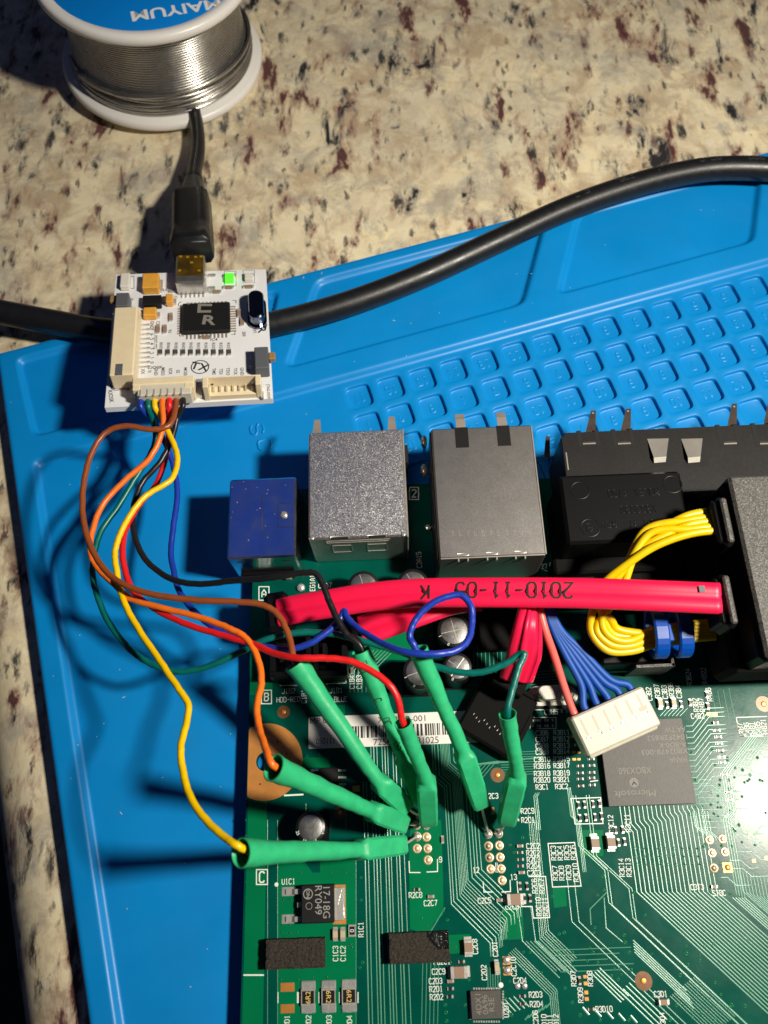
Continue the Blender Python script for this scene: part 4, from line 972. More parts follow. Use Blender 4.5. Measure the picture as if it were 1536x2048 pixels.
for (x0, x1, z0, z1) in ((xa+3.3, xb-3.3, 11.6, 12.7), (xa+4.2, xa+8.2, 6, 10), (xb-8, xb-4, 6, 10)):
    for (a, b, c, d) in ((x0, x1, z1-.12, z1), (x0, x1, z0, z0+.12), (x0, x0+.12, z0, z1), (x1-.12, x1, z0, z1)): q.box(a, ya-.08, c, b, ya+.02, d)
part('pressed_panel', q, M['steel'], o)
q = MB(); q.box(xb+.3, yb-5.6, 2, xb+1.1, yb-1.5, 9.5, .1); part('side_prong', q, M['blacksteel'], o)
# double stacked jack with two fingers
o, xa, xb, ya, yb = jack('port_stack', [(864, 858), (1066, 848), (1091, 1111), (876, 1117)], 14.5, None, M['shell_dull'], 'dull grey steel port shell with two spring fingers')
zt = 14.5
for px in (924, 1008):
    x = P(px, 880, zt).x; q = MB(); q.box(x-1.35, yb-4.6, zt-.5, x+1.35, yb+.02, zt+.006, .0); f = part('finger_recess', q, M['blacksteel'], o)
    q = MB(); q.sweep([(x, yb-.2, zt-.2), (x, yb+2.2, zt-.7), (x, yb+4.0, zt-1.9), (x, yb+4.4, zt-2.6)], lambda i: [(-.95, -.1), (.95, -.1), (.95, .1), (-.95, .1)], 4, (0, 0, 1), True, False); part('spring_finger', q, M['finger'], o)
q = MB()
for k in range(3):
    x = P((926, 984, 1041)[k], 1108, zt).x
    for (a, b) in ((x-1.05, x-.75), (x+.75, x+1.05)): q.box(a, ya-.5, zt-1.2, b, ya+.02, zt-.3, .06)
    stroke(q, [(x-1.05, ya+.55), (x+1.05, ya+.55), (x+1.05, ya+.95), (x-1.05, ya+.95)], .13, zt+.004, .05, True)
part('crimped_tabs', q, M['steel'], o)
q = MB(); r7 = random.Random(5)
for k in range(11):
    p = P(905+k*15.5, 1066, zt); silk_text(q, p.x, p.y, r7.choice('I1L/T7E'), .9, 0, zt+.008, .1)
part('stamping', q, M['steel'], o)
q = MB(); q.box(xa-.35, ya+.3, .1, xa-.02, yb-.4, 13.9, .1); part('side_wall', q, M['blacksteel'], o)
q = MB(); q.box(xb-.22, ya+.2, zt-.35, xb+.03, yb-.3, zt-.05, .04); part('edge_glint', q, M['steel'], o)  # brighter strips draw the shell's lit edges in colour
q = MB(); q.box(xa+.3, ya-.03, zt-.35, xb-.3, ya+.2, zt-.06, .04); part('edge_glint', q, M['steel'], o)
q = MB(); p = P(1095, 880, 10); q.add([(p.x-1.2, p.y-3.9, 10), (p.x+.1, p.y-4.0, 10), (p.x+.75, p.y+1.2, 9.2), (p.x-.1, p.y+1.3, 9.2)], [(0, 1, 2, 3)]); part('side_prong', q, M['prong'], o)
for py, z_ in ((880, 4), (938, 2)):
    p = P(848, py, z_); q = MB(); q.lathe([(.7, z_-1.6), (.7, z_), (.4, z_+.3)], 12, Matrix.Translation((p.x, p.y, 0)) @ Matrix.Diagonal((1, 1.7, 1, 1))); part('solder_peg', q, M['gold'], board)
blob(856, 1056, .75, .6); blob(602, 1176, .9, .5)

# ---- long black oxide shell and the black moulded connector before it
zt = 15.0; pts = [P(1122, 868, zt), P(1600, 838, zt)]; ya = P(1330, 985, zt).y; yb0 = (P(1125, 868, zt).y+P(1536, 845, zt).y)/2
xa = P(1122, 880, zt).x; q = MB()
q.prism([(xa+.6, ya), (xa, ya+.6), (xa, yb0-1.2), (xa+1, yb0), (95, yb0), (95, ya)], .1, zt, .2)
o = part('video_connector', q, M['blacksteel'], board, label='long black steel connector shell with upright prongs')
for px, pt in ((1180, 822), (1250, 818), (1462, 808), (1534, 806)):
    x = P(px-2, 885, zt).x; yb1 = P(px-2, 886, zt).y; tp = P(px+6, pt, zt-1.6)
    q = MB(); q.add([(x-1.25, yb1, zt+.06), (x+1.25, yb1, zt+.06), (tp.x+.55, tp.y, zt-1.4), (tp.x-.45, tp.y, zt-1.4), (x-1.25, yb1, zt-.1), (x+1.25, yb1, zt-.1), (tp.x+.55, tp.y, zt-1.6), (tp.x-.45, tp.y, zt-1.6)],
                 [(0, 1, 2, 3), (7, 6, 5, 4), (0, 4, 5, 1), (1, 5, 6, 2), (2, 6, 7, 3), (3, 7, 4, 0)])
    pr_ = part('spring_prong', q, M['prong'], o)
    for sx in (-1.75, 1.75):
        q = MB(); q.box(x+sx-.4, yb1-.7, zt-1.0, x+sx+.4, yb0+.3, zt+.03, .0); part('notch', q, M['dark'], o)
    q = MB(); q.box(x-1.3, yb1-.3, zt, x+1.3, yb1-.02, zt+.12, .03); part('bend_glint', q, M['steel'], pr_)  # bright line standing in for the glint along the prong's bend
    q = MB(); disc(q, (tp.x*.93+x*.07), tp.y*.92+yb1*.08, zt-1.25, .22, 10); part('dimple', q, M['steel'], pr_)
for px in (1317, 1385):
    a, b, c, d = P(px-23, 877, zt), P(px+21, 876, zt), P(px+12, 917, zt), P(px-11, 919, zt)
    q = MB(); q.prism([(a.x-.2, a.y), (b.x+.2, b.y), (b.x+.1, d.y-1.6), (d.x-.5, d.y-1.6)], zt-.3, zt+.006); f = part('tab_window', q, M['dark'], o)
    q = MB(); q.add([(a.x, a.y-.1, zt+.05), (b.x-.1, b.y-.1, zt+.05), (c.x+.1, c.y, zt+.9), (d.x-.1, d.y, zt+.9), (d.x, d.y-.9, zt+.3), (c.x, c.y-.9, zt+.3)], [(3, 2, 1, 0), (4, 5, 2, 3)]); part('bent_tab', q, M['steel'], o)
q = MB(); x = P(1134, 920, zt).x; q.box(x-.12, P(0+1134, 940, zt).y, zt-.1, x+.12, P(1134, 905, zt).y, zt+.08); part('edge_slit', q, M['steel'], o)
zc = 17.0; cs = [P(1118, 953, zc), P(1372, 938, zc), P(1383, 1062, zc), P(1136, 1088, zc)]
xa, xb, ya, yb = (cs[0].x+cs[3].x)/2, cs[2].x, P(1136, 1088, zc).y, P(1136, 950, zc).y
q = MB(); q.box(xa, ya, .2, xb, yb, zc, .55); o = part('moulded_connector', q, M['black'], board, label='glossy black moulded connector with raised lettering')
q = MB(); q.box(xa-1.2, ya-3.0, .15, xb+.5, ya+.4, 8, .5); part('lower_step', q, M['matte'], o)
q = MB()
for px, py in ((1160, 980), (1345, 968), (1180, 1055)):
    p = P(px, py, zc); ringm(q, p.x, p.y, zc-.002, 1.65, 1.9, 28, .06)
for px, py, t, h, wd in [(1270, 985, 'MOLEX 4750', 1.5, 10), (1278, 1018, 'X862636', 1.5, 7), (1217, 1049, 'REV', 1.35, 3.1), (1285, 1046, 'SP1 47', 1.3, 5)]:
    p = P(px, py, zc); x = p.x+wd/2*.9; n_ = len(t)
    for ch in t:
        for s2 in GL.get(ch, []): stroke(q, [(x-gx/4*wd/n_*.7, p.y-(gy/6-.5)*h) for gx, gy in s2], .17, zc-.002, .07)
        x -= wd/n_
p = P(1178, 1055, zc)
for s2 in GL['B']: stroke(q, [(p.x+.5-gx/4*1.0, p.y-(gy/6-.5)*1.5) for gx, gy in s2], .17, zc-.002, .07)
part('raised_lettering', q, M['black'], o, kind='stuff')
# dark blocks added to fill the deep shade behind the ribbon cable
for x0, y0, x1, y1, z_, m_n in [(1120, 1150, 1190, 1210, 5, 'black'), (1250, 1120, 1420, 1215, 6, 'matte'), (960, 1215, 1040, 1300, 3, 'matte')]:
    padbox('shade_block', x0, y0, x1, y1, M[m_n], z_, .3, .1)
# ---- black drive connectors J1B2 and J1B1 (open topped frames)
for (x0, y0, x1, y1) in [(548, 1262, 622, 1366), (632, 1262, 693, 1364)]:
    z_ = 6.0; (xa, ya), (xb, yb) = P2(x0, y1, 0), P2(x1, y0, z_); q = MB(); t = 1.1
    for a, b, c, d in ((xa, ya, xb, ya+t), (xa, yb-t, xb, yb), (xa, ya+t, xa+t, yb-t), (xb-t, ya+t, xb, yb-t)): q.box(a, b, .05, c, d, z_, .12)
    q.box(xa+t, ya+t, .06, xb-t, yb-t, 1.2); o = part('drive_connector', q, M['black'], board)
    q = MB(); q.box(xa+1.8, ya+3, 1.2, xa+2.6, yb-2, 5.2, .1); part('contact_tongue', q, M['chipblack'], o)
# ---- tilted black connector the second ribbon plugs into
pc = P(1012, 1430, 6); q = MB(); Mx = TR(pc.x-1.2, pc.y+.6, 1.7, math.radians(-33)); q.cbox(Mx, 5.6, 6.2, 1.6, .5)
o = part('ribbon_socket', q, M['matte'], board, label='black plastic socket standing askew')
q = MB()
for k in range(12): q.add([Mx @ Vector((-4+.75*k, -2.5-.35*(k % 3), 1.61)), Mx @ Vector((-3.85+.75*k, -2.5-.35*(k % 3), 1.61)), Mx @ Vector((-3.85+.75*k, -2.0-.35*(k % 3), 1.61))], [(0, 1, 2)])
part('speckles', q, M['tin'], o)
q = MB(); q.cbox(Mx @ Matrix.Translation((5.8, -1.5, 0)), .5, 4.6, 1.5, .2); part('side_latch', q, M['matte'], o)
q = MB(); q.cbox(Mx @ Matrix.Translation((0, 6.2, 0)), 4.6, .5, 2.0, .2); part('front_wall', q, M['matte'], o)
# ---- black bracket frame with a bright rim (by the cable tie)
q = MB(); a, b, c = P(1273, 1336, 9), P(1351, 1332, 9), P(1340, 1290, 9)
z_ = 9.0
for p0, p1 in ((a, b), (b, c)):
    d = (p1-p0).normalized(); nn = Vector((-d.y, d.x, 0))*.55
    q.prism([(p0.x, p0.y), (p1.x, p1.y), (p1.x+nn.x, p1.y+nn.y), (p0.x+nn.x, p0.y+nn.y)], .1, z_, .08)
o = part('heatsink_bracket', q, M['blackgrain'], board)
padbox('shade_block', 1205, 1262, 1335, 1330, M['black'], 7.5, .4, .1)  # another dark block, added to keep the gap under the wires dark
# ================================================================== the small white programmer board, propped on the cord
jBL, jBR, jTL = P(209, 815, 15.5), P(546, 797, 12.0), P(232, 545, 9.0)
jx = (jBR-jBL).normalized(); jn = jx.cross(jTL-jBL).normalized(); jy = jn.cross(jx)
JM = Matrix((jx, jy, jn)).transposed().to_4x4(); JM.translation = jBL
small = empty('programmer_board', jBL, 'small white circuit board with cream sockets propped on the black cord', 'circuit board', M=JM)
def J(px, py, h=0.0):
    d = ray(px, py); o_ = jBL+jn*h; t = (o_-CAMP).dot(jn)/d.dot(jn); q = CAMP+d*t-jBL; return (q.dot(jx), q.dot(jy))
JW = (jBR-jBL).length; JH = (J(232, 545)[1]+J(532, 542)[1])/2; jk = JW/336
def jb(name, x0, y0, x1, y1, h, m, z0=.0, c=.06, parent=None):
    (xa, ya), (xb, yb) = J(x0, (y1), h), J(x1, y0, h); xa2 = (xa+J(x0, y0, h)[0])/2; xb2 = (xb+J(x1, y1, h)[0])/2
    q = MB(); q.box(xa2, ya, z0, xb2, yb, h, c); return lpart(name, q, m, parent or small)
q = MB(); q.box(0, 0, -1.6, JW, JH, 0, .05); lpart('board_plate', q, M['whitepcb'], small)
JS = MB()
def jt(px, py, t, hpx, rot=0, bold=.015): x, y = J(px, py); type_text(JS, TR(x, y, .02, math.radians(rot)), t, hpx*jk*1.3, bold=bold)
def jl(*pp, w=.16, closed=False): stroke(JS, [J(a, b) for a, b in pp], w, .02, 0, closed)
for i, t in enumerate(('GND', '7', '6', '5', '4', '3', '2', '1', '0')): jt(304, 650+i*9.4, t, 6, -90 if i == 0 else -75)
jt(311, 735, 'KIOSK', 6)
for px, t in ((286, 'XX'), (299, 'EJ'), (312, 'GND'), (326, 'MISO'), (341, 'SCK'), (356, 'SS'), (371, 'MOSI'), (428, 'TMS'), (442, 'TDI'), (456, 'TDO'), (471, 'TCK'), (484, 'GND'), (498, '3V3')): jt(px, 743, t, 5.5, -90)
for i, t in enumerate(('RN7', 'RN6', 'RN5', 'RN3', 'RN2', 'RN1', 'RX6', 'RX5', 'RX2', 'RX3')): jt(322+i*15.0, 691, t, 5.2, -90)
jt(311, 685, 'POST-TTL', 5.2, -90); jt(316, 646, 'C3', 5.5, -90); jt(340, 663, 'R2', 5, -90); jt(222, 793, 'KIOSK', 6.5, -80); jt(536, 783, 'JTAG-XSVF', 6, -90); jt(428, 679, 'IC4', 6)
jt(318, 580, 'KRMBLE', 6); jt(388, 587, 'J-USB', 5); jt(352, 595, 'C1', 5, -90); jt(508, 660, 'JRP2', 7, -80); jt(488, 668, '200', 5.5, -90); jt(265, 547, 'X1', 5)
jl((357, 612), (357, 607), (363, 603)); jl((465, 601), (472, 601), (472, 607)); jl((359, 664), (359, 672), (368, 672)); jl((470, 664), (470, 669), (463, 669))
for (x0, y0, x1, y1) in ((449, 543, 472, 572), (486, 541, 509, 566)): jl((x0, y0), (x1, y0), (x1, y1), (x0, y1), w=.1, closed=True)
x, y = J(400, 734); ringm(JS, x, y, .02, 1.75, 1.98, 32); type_text(JS, TR(x, y+.1, .02, -.3), 'TX', 2.1, bold=.02)
jt(524, 660, 'R', 15, -80, .03); jl((531, 656), (533, 649), (527, 648), (521, 652), w=.35)
jl((268, 553), (268, 577), w=.12); jl((262, 553), (268, 553)); jl((262, 577), (268, 577))
x, y = J(234, 771); ringm(JS, x, y, .02, 1.25, 1.42, 28); ringm(JS, x, y, .02, .80, 1.0, 24)
lpart('silkscreen', JS, M['ink'], small, kind='stuff')
q = MB(); x, y = J(234, 771); disc(q, x, y, .022, .48, 16); lpart('mounting_eye', q, mat('dull_teal', (.03, .10, .11), .5), small)
# main chip
o = jb('main_chip', 364, 602, 460, 664, 1.25, M['chipblack'], .15, .25)
(xa, ya), (xb, yb) = J(364, 664, 1.25), J(460, 602, 1.25)
q = MB()
for k in range(11):
    fx = xa+1.0+(xb-xa-2.0)*k/10; fy = ya+.7+(yb-ya-1.4)*k/10
    for (x, y, dx, dy) in ((fx, ya, 0, -1), (fx, yb, 0, 1), (xa, fy, -1, 0), (xb, fy, 1, 0)):
        hw = .16
        p = [(x+dx*d-dy*s_*hw, y+dy*d+dx*s_*hw) for d, s_ in ((-.1, -1), (1.15, -1), (1.15, 1), (-.1, 1))]; q.prism(p, .02, .22)
lpart('pins', q, M['finger'], o, kind='stuff')
q = MB(); x, y = J(419, 640, 1.25); type_text(q, TR(x, y, 1.262, -.15), 'R', 2.9, 3.0, bold=.03); x, y = J(407, 617, 1.25)
stroke(q, [(x+1.9, y+1.0), (x-.9, y+1.2), (x-1.0, y-.9), (x+1.7, y-1.0)], .75, 1.262); lpart('marking', q, M['print'], o)
q = MB(); x, y = J(377, 607, 1.25); disc(q, x, y, 1.262, .3, 12); lpart('pin_dot', q, M['printlight'], o)
# ten pin side socket
o = jb('side_socket', 223, 612, 271, 750, 4.6, M['nylon'], .02, .3)
q = MB(); 
for (x0, y0, x1, y1) in ((268, 616, 281, 640), (266, 640, 272, 742)):
    (xa, ya), (xb, yb) = J(x0, y1, 2), J(x1, y0, 2); q.box(xa, ya, .05, xb, yb, 2.2, .3)
lpart('socket_lip', q, M['nylon'], o)
q = MB(); (xa, ya), (xb, yb) = J(229, 749, 4.6), J(246, 727, 4.6); q.box(xa, ya-.05, 3.2, xb, yb, 4.62, .05); lpart('key_slot', q, M['greyplastic'], o)
for i in range(10):
    (x, y) = J(285, 651.5+i*9.3); q = MB(); q.box(x-1.35, y-.22, .03, x+.9, y+.22, .3, .05); q.box(x+.9, y-.28, .01, x+1.7, y+.28, .45, .12); lpart('pin', q, M['solder'], o)
# two front sockets
for nm, x0, x1, s_ in (('wire_socket', 262, 388, 0), ('open_socket', 404, 521, 1)):
    h = 4.6; (xa, ya), (xb, yb) = J(x0, 797, h), J(x1, 750, h); ya = max(.3, ya); q = MB()
    if s_ == 0: q.box(xa, ya+1.4, .02, xb, yb, h, .2); q.box(xa-.6, ya+2.2, .02, xa+.1, yb-1.6, 3.6, .15); q.box(xa+.05, ya+.2, .02, xa+1.6, ya+1.6, h-.2, .15); q.box(xb-2.0, ya+.2, .02, xb-.05, ya+1.6, h-.2, .15)
    else:
        q.box(xa, ya+2.6, .02, xb, yb, h, .2); q.box(xa, ya, .02, xa+1.2, ya+2.7, h-.1, .15); q.box(xb-1.2, ya, .02, xb, ya+2.7, h-.1, .15); q.box(xa+1.1, ya+.1, .02, xb-1.1, ya+2.7, 1.4, .1)
    o = lpart(nm, q, M['nylon'], small)
    if s_:
        for k in range(7): q = MB(); x = xa+2+(xb-xa-4)*k/6; q.box(x-.2, ya+.9, 1.5, x+.2, ya+2.7, 1.9, .05); lpart('pin', q, M['tin'], o)
        q = MB()
        for (px, py) in ((424, 769), (504, 765)): x, y = J(px, py, h); q.box(x-.3, y-.25, h-.05, x+.3, y+.25, h+.012)
        lpart('moulding_mark', q, M['greyplastic'], o)
jb('metal_clip', 231, 750, 251, 756, .35, M['tin']); jb('metal_clip', 391, 757, 404, 790, 1.2, M['tin']); jb('metal_clip', 521, 782, 527, 795, .8, M['tin'])
# mini usb socket with amber film
o = jb('usb_socket', 351, 508, 409, 565, 3.9, M['shellmetal'], .1, .35)
(xa, ya), (xb, yb) = J(351, 556, 3.9), J(409, 508, 3.9); q = MB(); q.box(xa+.35, ya+.6, 3.85, xb-.3, yb-.2, 3.925, .02); f = lpart('amber_film', q, M['tape'], o)
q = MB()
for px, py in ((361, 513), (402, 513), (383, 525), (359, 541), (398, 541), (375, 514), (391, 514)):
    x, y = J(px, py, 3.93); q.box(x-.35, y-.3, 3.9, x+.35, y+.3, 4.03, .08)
lpart('highlight_bumps', q, mat('amber_highlight', (.80, .45, .04), .2, .6), f)  # brighter amber on the bumps stands in for highlights
q = MB(); (xa, ya), (xb, yb) = J(354, 574, 2.2), J(412, 556, 2.2); q.box(xa, ya, .05, xb, yb, 2.4, .2)
for k in range(6): x = xa+.8+(xb-xa-1.6)*k/5; q.box(x-.14, ya-1.3, .03, x+.14, ya+.05, .25)
lpart('socket_back', q, M['tin'], o)
for px, py in ((345, 583), (412, 583), (424, 552), (424, 577)): 
    q = MB(); x, y = J(px, py); q.box(x-.9, y-.55, .01, x+.9, y+.55, .4, .18); lpart('solder_tab', q, M['solder'], o)
# tantalums, leds, button, crystal, regulators
for x0, y0, x1, y1, h in ((284, 545, 317, 575, 2.3), (286, 613, 312, 630, 1.8), (331, 586, 345, 603, 1.8)):
    o = jb('tantalum_capacitor', x0, y0, x1, y1, h, M['tant'], .05, .2); (xa, ya), (xb, yb) = J(x0, y1, h), J(x1, y0, h); q = MB(); q.box(xa-.3, ya+.5, .02, xb+.7, yb-.5, .7, .1); lpart('lead', q, M['tin'], o)
o = jb('voltage_regulator', 285, 589, 322, 609, 1.7, M['chipblack'], .15, .12)
for k in range(3): x, y = J(291+k*11, 613); q = MB(); q.box(x-.3, y-.5, .02, x+.3, y+.9, .4, .08); lpart('lead', q, M['tin'], o)
jb('led_unlit', 240, 545, 259, 572, 1.6, M['ledoff'], .05, .2, None); bpy.data.objects['led_unlit'].name = 'white_switch_cap'
o = jb('indicator_lamp', 450, 545, 467, 561, 1.1, M['led'], .05, .12); q = MB(); (x, y) = J(459, 553); q.box(x-1.5, y-.5, .02, x+1.5, y+.5, .5, .1); lpart('lamp_base', q, M['tin'], o)
o = jb('indicator_lamp', 489, 546, 506, 558, 1.1, M['ledoff'], .05, .12); q = MB(); (x, y) = J(497, 552); q.box(x-1.3, y-.45, .02, x+1.3, y+.45, .5, .1); lpart('lamp_base', q, M['tin'], o)
for x0, y0, x1, y1, sd in ((231, 584, 257, 612, -1), (509, 692, 537, 736, 1)):
    o = jb('push_button', x0, y0, x1, y1, 3.2, M['greyplastic'], .05, .2); (xa, ya), (xb, yb) = J(x0, y1, 1.8), J(x1, y0, 1.8); ym = (ya+yb)/2
    q = MB(); q.box((xa if sd < 0 else xb)-.1*sd, ym-1, 1.0, (xa if sd < 0 else xb)+1.35*sd, ym+1, 2.2, .2); lpart('plunger', q, mat('brown_plunger', (.30, .17, .06), .5), o)
    q = MB(); 
    for dy in (-1.3, 1.3): q.box((xb if sd < 0 else xa)-.2, ym+dy-.25, .02, (xb if sd < 0 else xa)-.9*sd, ym+dy+.25, .5, .1)
    lpart('lead', q, M['tin'], o)
cx, cy = J(512, 606, 3.4); q = MB()
stv = lambda a, r: [(x, y) for x, y in [(cx+r*math.cos(math.pi*k/10), cy+a+r*math.sin(math.pi*k/10)) for k in range(11)]+[(cx+r*math.cos(math.pi+math.pi*k/10), cy-a+r*math.sin(math.pi+math.pi*k/10)) for k in range(11)]]
q.prism(stv(2.7, 2.15), .05, .6); q.prism(stv(2.6, 1.75), .6, 3.4, .3); o = lpart('crystal_can', q, mat('dark_mirror_can', (.16, .18, .24), .14, 1.0, var=.2, vscale=3), small)
for k in range(10):
    x, y = J(321+k*15.3, 706); q = MB(); q.box(x-.42, y-.65, .02, x+.42, y+.65, .45, .06); r_ = lpart('resistor', q, M['chip'], small)
    for s_ in (-1, 1): q = MB(); q.box(x-.44, y+s_*.7-.2, .01, x+.44, y+s_*.7+.2, .48, .08); lpart('end_cap', q, M['solder'], r_)
for px, py, rt in ((316, 660, 0), (330, 660, 0), (342, 636, 0), (484, 645, 0), (478, 628, 0), (412, 676, 1), (457, 576, 1), (432, 585, 1), (300, 577, 1), (497, 575, 1)):
    x, y = J(px, py); a, b = (.45, .75) if not rt else (.75, .45); q = MB(); q.box(x-a, y-b, .02, x+a, y+b, .5, .06); r_ = lpart('capacitor', q, M['ceramic'], small)
    for s_ in (-1, 1):
        q = MB()
        if rt: q.box(x+s_*(a+.3)-.25, y-b, .01, x+s_*(a+.3)+.25, y+b, .5, .1)
        else: q.box(x-a, y+s_*(b+.3)-.25, .01, x+a, y+s_*(b+.3)+.25, .5, .1)
        lpart('end_cap', q, M['solder'], r_)

# ---- plug of the coloured wires, sitting in the left front socket
(xa, ya), (xb, yb) = J(274, 806, 3.6), J(383, 790, 4.2)
plug = empty('wire_plug', jBL, 'white seven way plug pushed into the small white board', 'plug', M=JM)
q = MB(); q.box(xa, -.9, .8, xb, 2.2, 4.3, .25); lpart('plug_body', q, M['whitenylon'], plug)
for k in range(7):
    x = J(283+k*13.6, 806, 2.6)[0]; q = MB(); q.box(x-.2, -1.15, 4.0, x+.2, .6, 4.34, .05); lpart('contact_slot', q, M['tin'], plug)
def jw(px): x = J(px, 806, 2.4)[0]; return JM @ Vector((x, -.4, 2.4))

# ================================================================== the seven jumper wires with green sleeves
def sect(a, k, n=24):
    p = 2+12*(1-k) if k < 1 else 2.0; out_ = []
    for i in range(n):
        t = 2*math.pi*(i+.5)/n; c, s_ = math.cos(t), math.sin(t); r_ = a/((abs(c)**p+abs(s_)**p)**(1/p)); out_.append((r_*c, r_*s_))
    return out_
GRP = 'jumper wires from the small white board'
LIFT = 7.0
def jumper(col, label, start, pts, sleeve, pad, r0, ends, printed=None):
    """sleeve: photo points with height from the open end to the flat housing to the pad end"""
    root = empty('jumper_wire', P(*pad, 0), label, 'jumper wire', GRP)
    A, B, C = (P(*s_) for s_ in sleeve); C = C.lerp(B, .05)
    if len(pts) and pts[-1] is None: pts = pts[:-1]
    ax = (B-A).normalized(); inner = A+ax*2.2
    path = spline([jw(start), jw(start)-jy*2.2]+[P(p[0], p[1], p[2]+LIFT*max(0, 1-p[2]/26)) for p in pts]+[A+Vector(ends)-ax*.4, inner], 7)
    rk = random.Random(start); path = [p+Vector((rk.uniform(-.05, .05), rk.uniform(-.05, .05), rk.uniform(-.05, .05))) for p in path]
    q = MB(); q.tube(path, .58, 12); part('wire', q, W[col], root)
    # sleeve: bend, taper to the housing, square housing
    d2 = (C-B).normalized(); T = spline([A, A.lerp(B, .35), A.lerp(B, .7)+Vector((0, 0, .25)), B], 6)
    L1 = (B-A).length; NK_ = 1.28; rs_ = random.Random(int(r0*1000)+len(pts)); rows = []; m = len(T)
    for i, p in enumerate(T): t = i/(m-1); rr_ = r0*(1-t)+NK_*t; rows.append((p+Vector((rs_.uniform(-.07, .07), rs_.uniform(-.07, .07), rs_.uniform(-.07, .07)))*(0 if i == 0 else 1), rr_*(1-.10*math.sin(math.pi*t)+.035*math.sin(9*t+r0*7)+rs_.uniform(-.022, .022)), 1.0))
    rows += [(B+d2*.35, NK_+.12, .6), (B+d2*.8, 1.62, .0), (B+d2*1.1, 1.74, .0), (B.lerp(C, .22), 1.71, .0), (B.lerp(C, .34), 1.76, .0), (B.lerp(C, .5), 1.70, .0), (B.lerp(C, .64), 1.73, .0), (B.lerp(C, .82), 1.66, .0), (C-d2*.45, 1.62, .0), (C-d2*.1, 1.42, .0), (C, 1.0, .3)]
    ins = [(A+ax*4.0, (r0-.35)*.85, 1.0), (A+ax*1.5, r0-.30, 1.0), (A+ax*.15, r0-.26, 1.0), (A-ax*.05, r0-.12, 1.0)]
    rows = ins+rows
    q = MB(); rows2 = [(p, a, k) for p, a, k in rows]
    dirs = []
    pts3 = [r_[0] for r_ in rows2]; vs = []; fs = []; n = 24
    for i, (p, a, k) in enumerate(rows2):
        if i < 4: t = ax
        elif i < 4+m: t = (T[min(i-4+1, m-1)]-T[max(i-4-1, 0)]).normalized() if i-4 < m-1 else (ax+d2).normalized()
        else: t = d2
        sd = t.cross(Vector((0, 0, 1))); sd = sd.normalized() if sd.length > .05 else Vector((1, 0, 0)); uu = sd.cross(t)
        for (u_, v_) in sect(a, k, n): j_ = 1+rs_.uniform(-.012, .012)*(i > 4); vs.append(p+sd*(u_*j_)+uu*(v_*j_))
    for i in range(len(rows2)-1):
        for j in range(n): j2 = (j+1) % n; fs.append((i*n+j, (i+1)*n+j, (i+1)*n+j2, i*n+j2))
    fs.append(tuple(reversed(range((len(rows2)-1)*n, len(rows2)*n)))); q.add(vs, fs, True)
    sl_ = part('heat_shrink_sleeve', q, M['shrink'], root); sl_.data.set_sharp_from_angle(angle=math.radians(38))
    if printed:
        q = MB(); sd = ax.cross(Vector((0, 0, 1))).normalized(); uu = sd.cross(ax)
        for (f0, t) in printed:
            c0 = A.lerp(B, f0); rloc = r0*(1-f0)+1.42*f0+.03; X_ = -ax; tt = MB(); silk_text(tt, 0, 0, t, 1.1, 0, 0, .11)
            vv_ = []
            for (x, y, z) in tt.v:
                an = y/rloc+.25; vv_.append(c0+ax*x+sd*(-math.sin(an)*rloc)*-1+uu*(math.cos(an)*rloc))
            q.add(vv_, tt.f)
        part('sleeve_printing', q, M['ink'], sl_, kind='stuff')
    # bent metal tail and its solder joint
    pp = P(*pad, .2); q = MB(); q.tube(spline([C-d2*1.2, C+d2*.6, pp+Vector((C-pp).normalized()*.8)+Vector((0, 0, .5)), pp], 5), .24, 8); part('metal_tail', q, M['tin'], root)
    q = MB(); q.ball((pp.x, pp.y, .32), .72, .62); part('solder_joint', q, M['solder'], root)
    return root
jumper('yellow', 'yellow wire in the lowest green sleeve', 310, [(320, 832, 12), (343, 878, 12), (354, 909, 12.5), (352, 939, 13), (338, 963, 14), (294, 990, 15), (264, 1024, 15.5), (240, 1068, 16), (230, 1105, 16), (233, 1139, 16), (240, 1179, 16), (257, 1223, 17), (281, 1264, 18),
       (315, 1315, 20), (359, 1380, 23), (376, 1407, 24), (374, 1441, 25), (362, 1492, 27), (366, 1542, 28), (382, 1597, 30), (416, 1644, 32), (454, 1678, 34)], [(482, 1706, 34), (716, 1700, 14), (808, 1689, 3.4)], (834, 1673), 2.1, (0, .9, .4))
jumper('orange', 'orange wire in the green sleeve above the copper ring', 325, [(325, 860, 13), (300, 915, 12), (250, 960, 11.5), (205, 1010, 11.5), (184, 1065, 12), (181, 1105, 12), (196, 1137, 12.5), (226, 1166, 14), (262, 1197, 16), (330, 1217, 18), (400, 1235, 20), (455, 1255, 22), (490, 1275, 23), (512, 1308, 24), (523, 1360, 25.5), (514, 1411, 27), (518, 1455, 28.5), (530, 1492, 31)],
       [(547, 1535, 32), (742, 1622, 14), (808, 1648, 3.8)], (833, 1650), 2.1, (0, .5, .4))
jumper('brown', 'brown wire looping out farthest to a long green sleeve', 352, [(344, 842, 15), (330, 855, 15.5), (300, 859, 16), (250, 852, 17), (208, 868, 17), (180, 915, 17), (166, 980, 17), (167, 1040, 17), (182, 1095, 17.5), (212, 1142, 18.5), (250, 1170, 20), (310, 1190, 21), (400, 1201, 22), (470, 1203, 22.5), (528, 1211, 23), (560, 1235, 23), (580, 1280, 23.5)],
       [(592, 1326, 24.5), (757, 1563, 14), (813, 1616, 5.0)], (838, 1632), 2.12, (-.2, .5, .2))
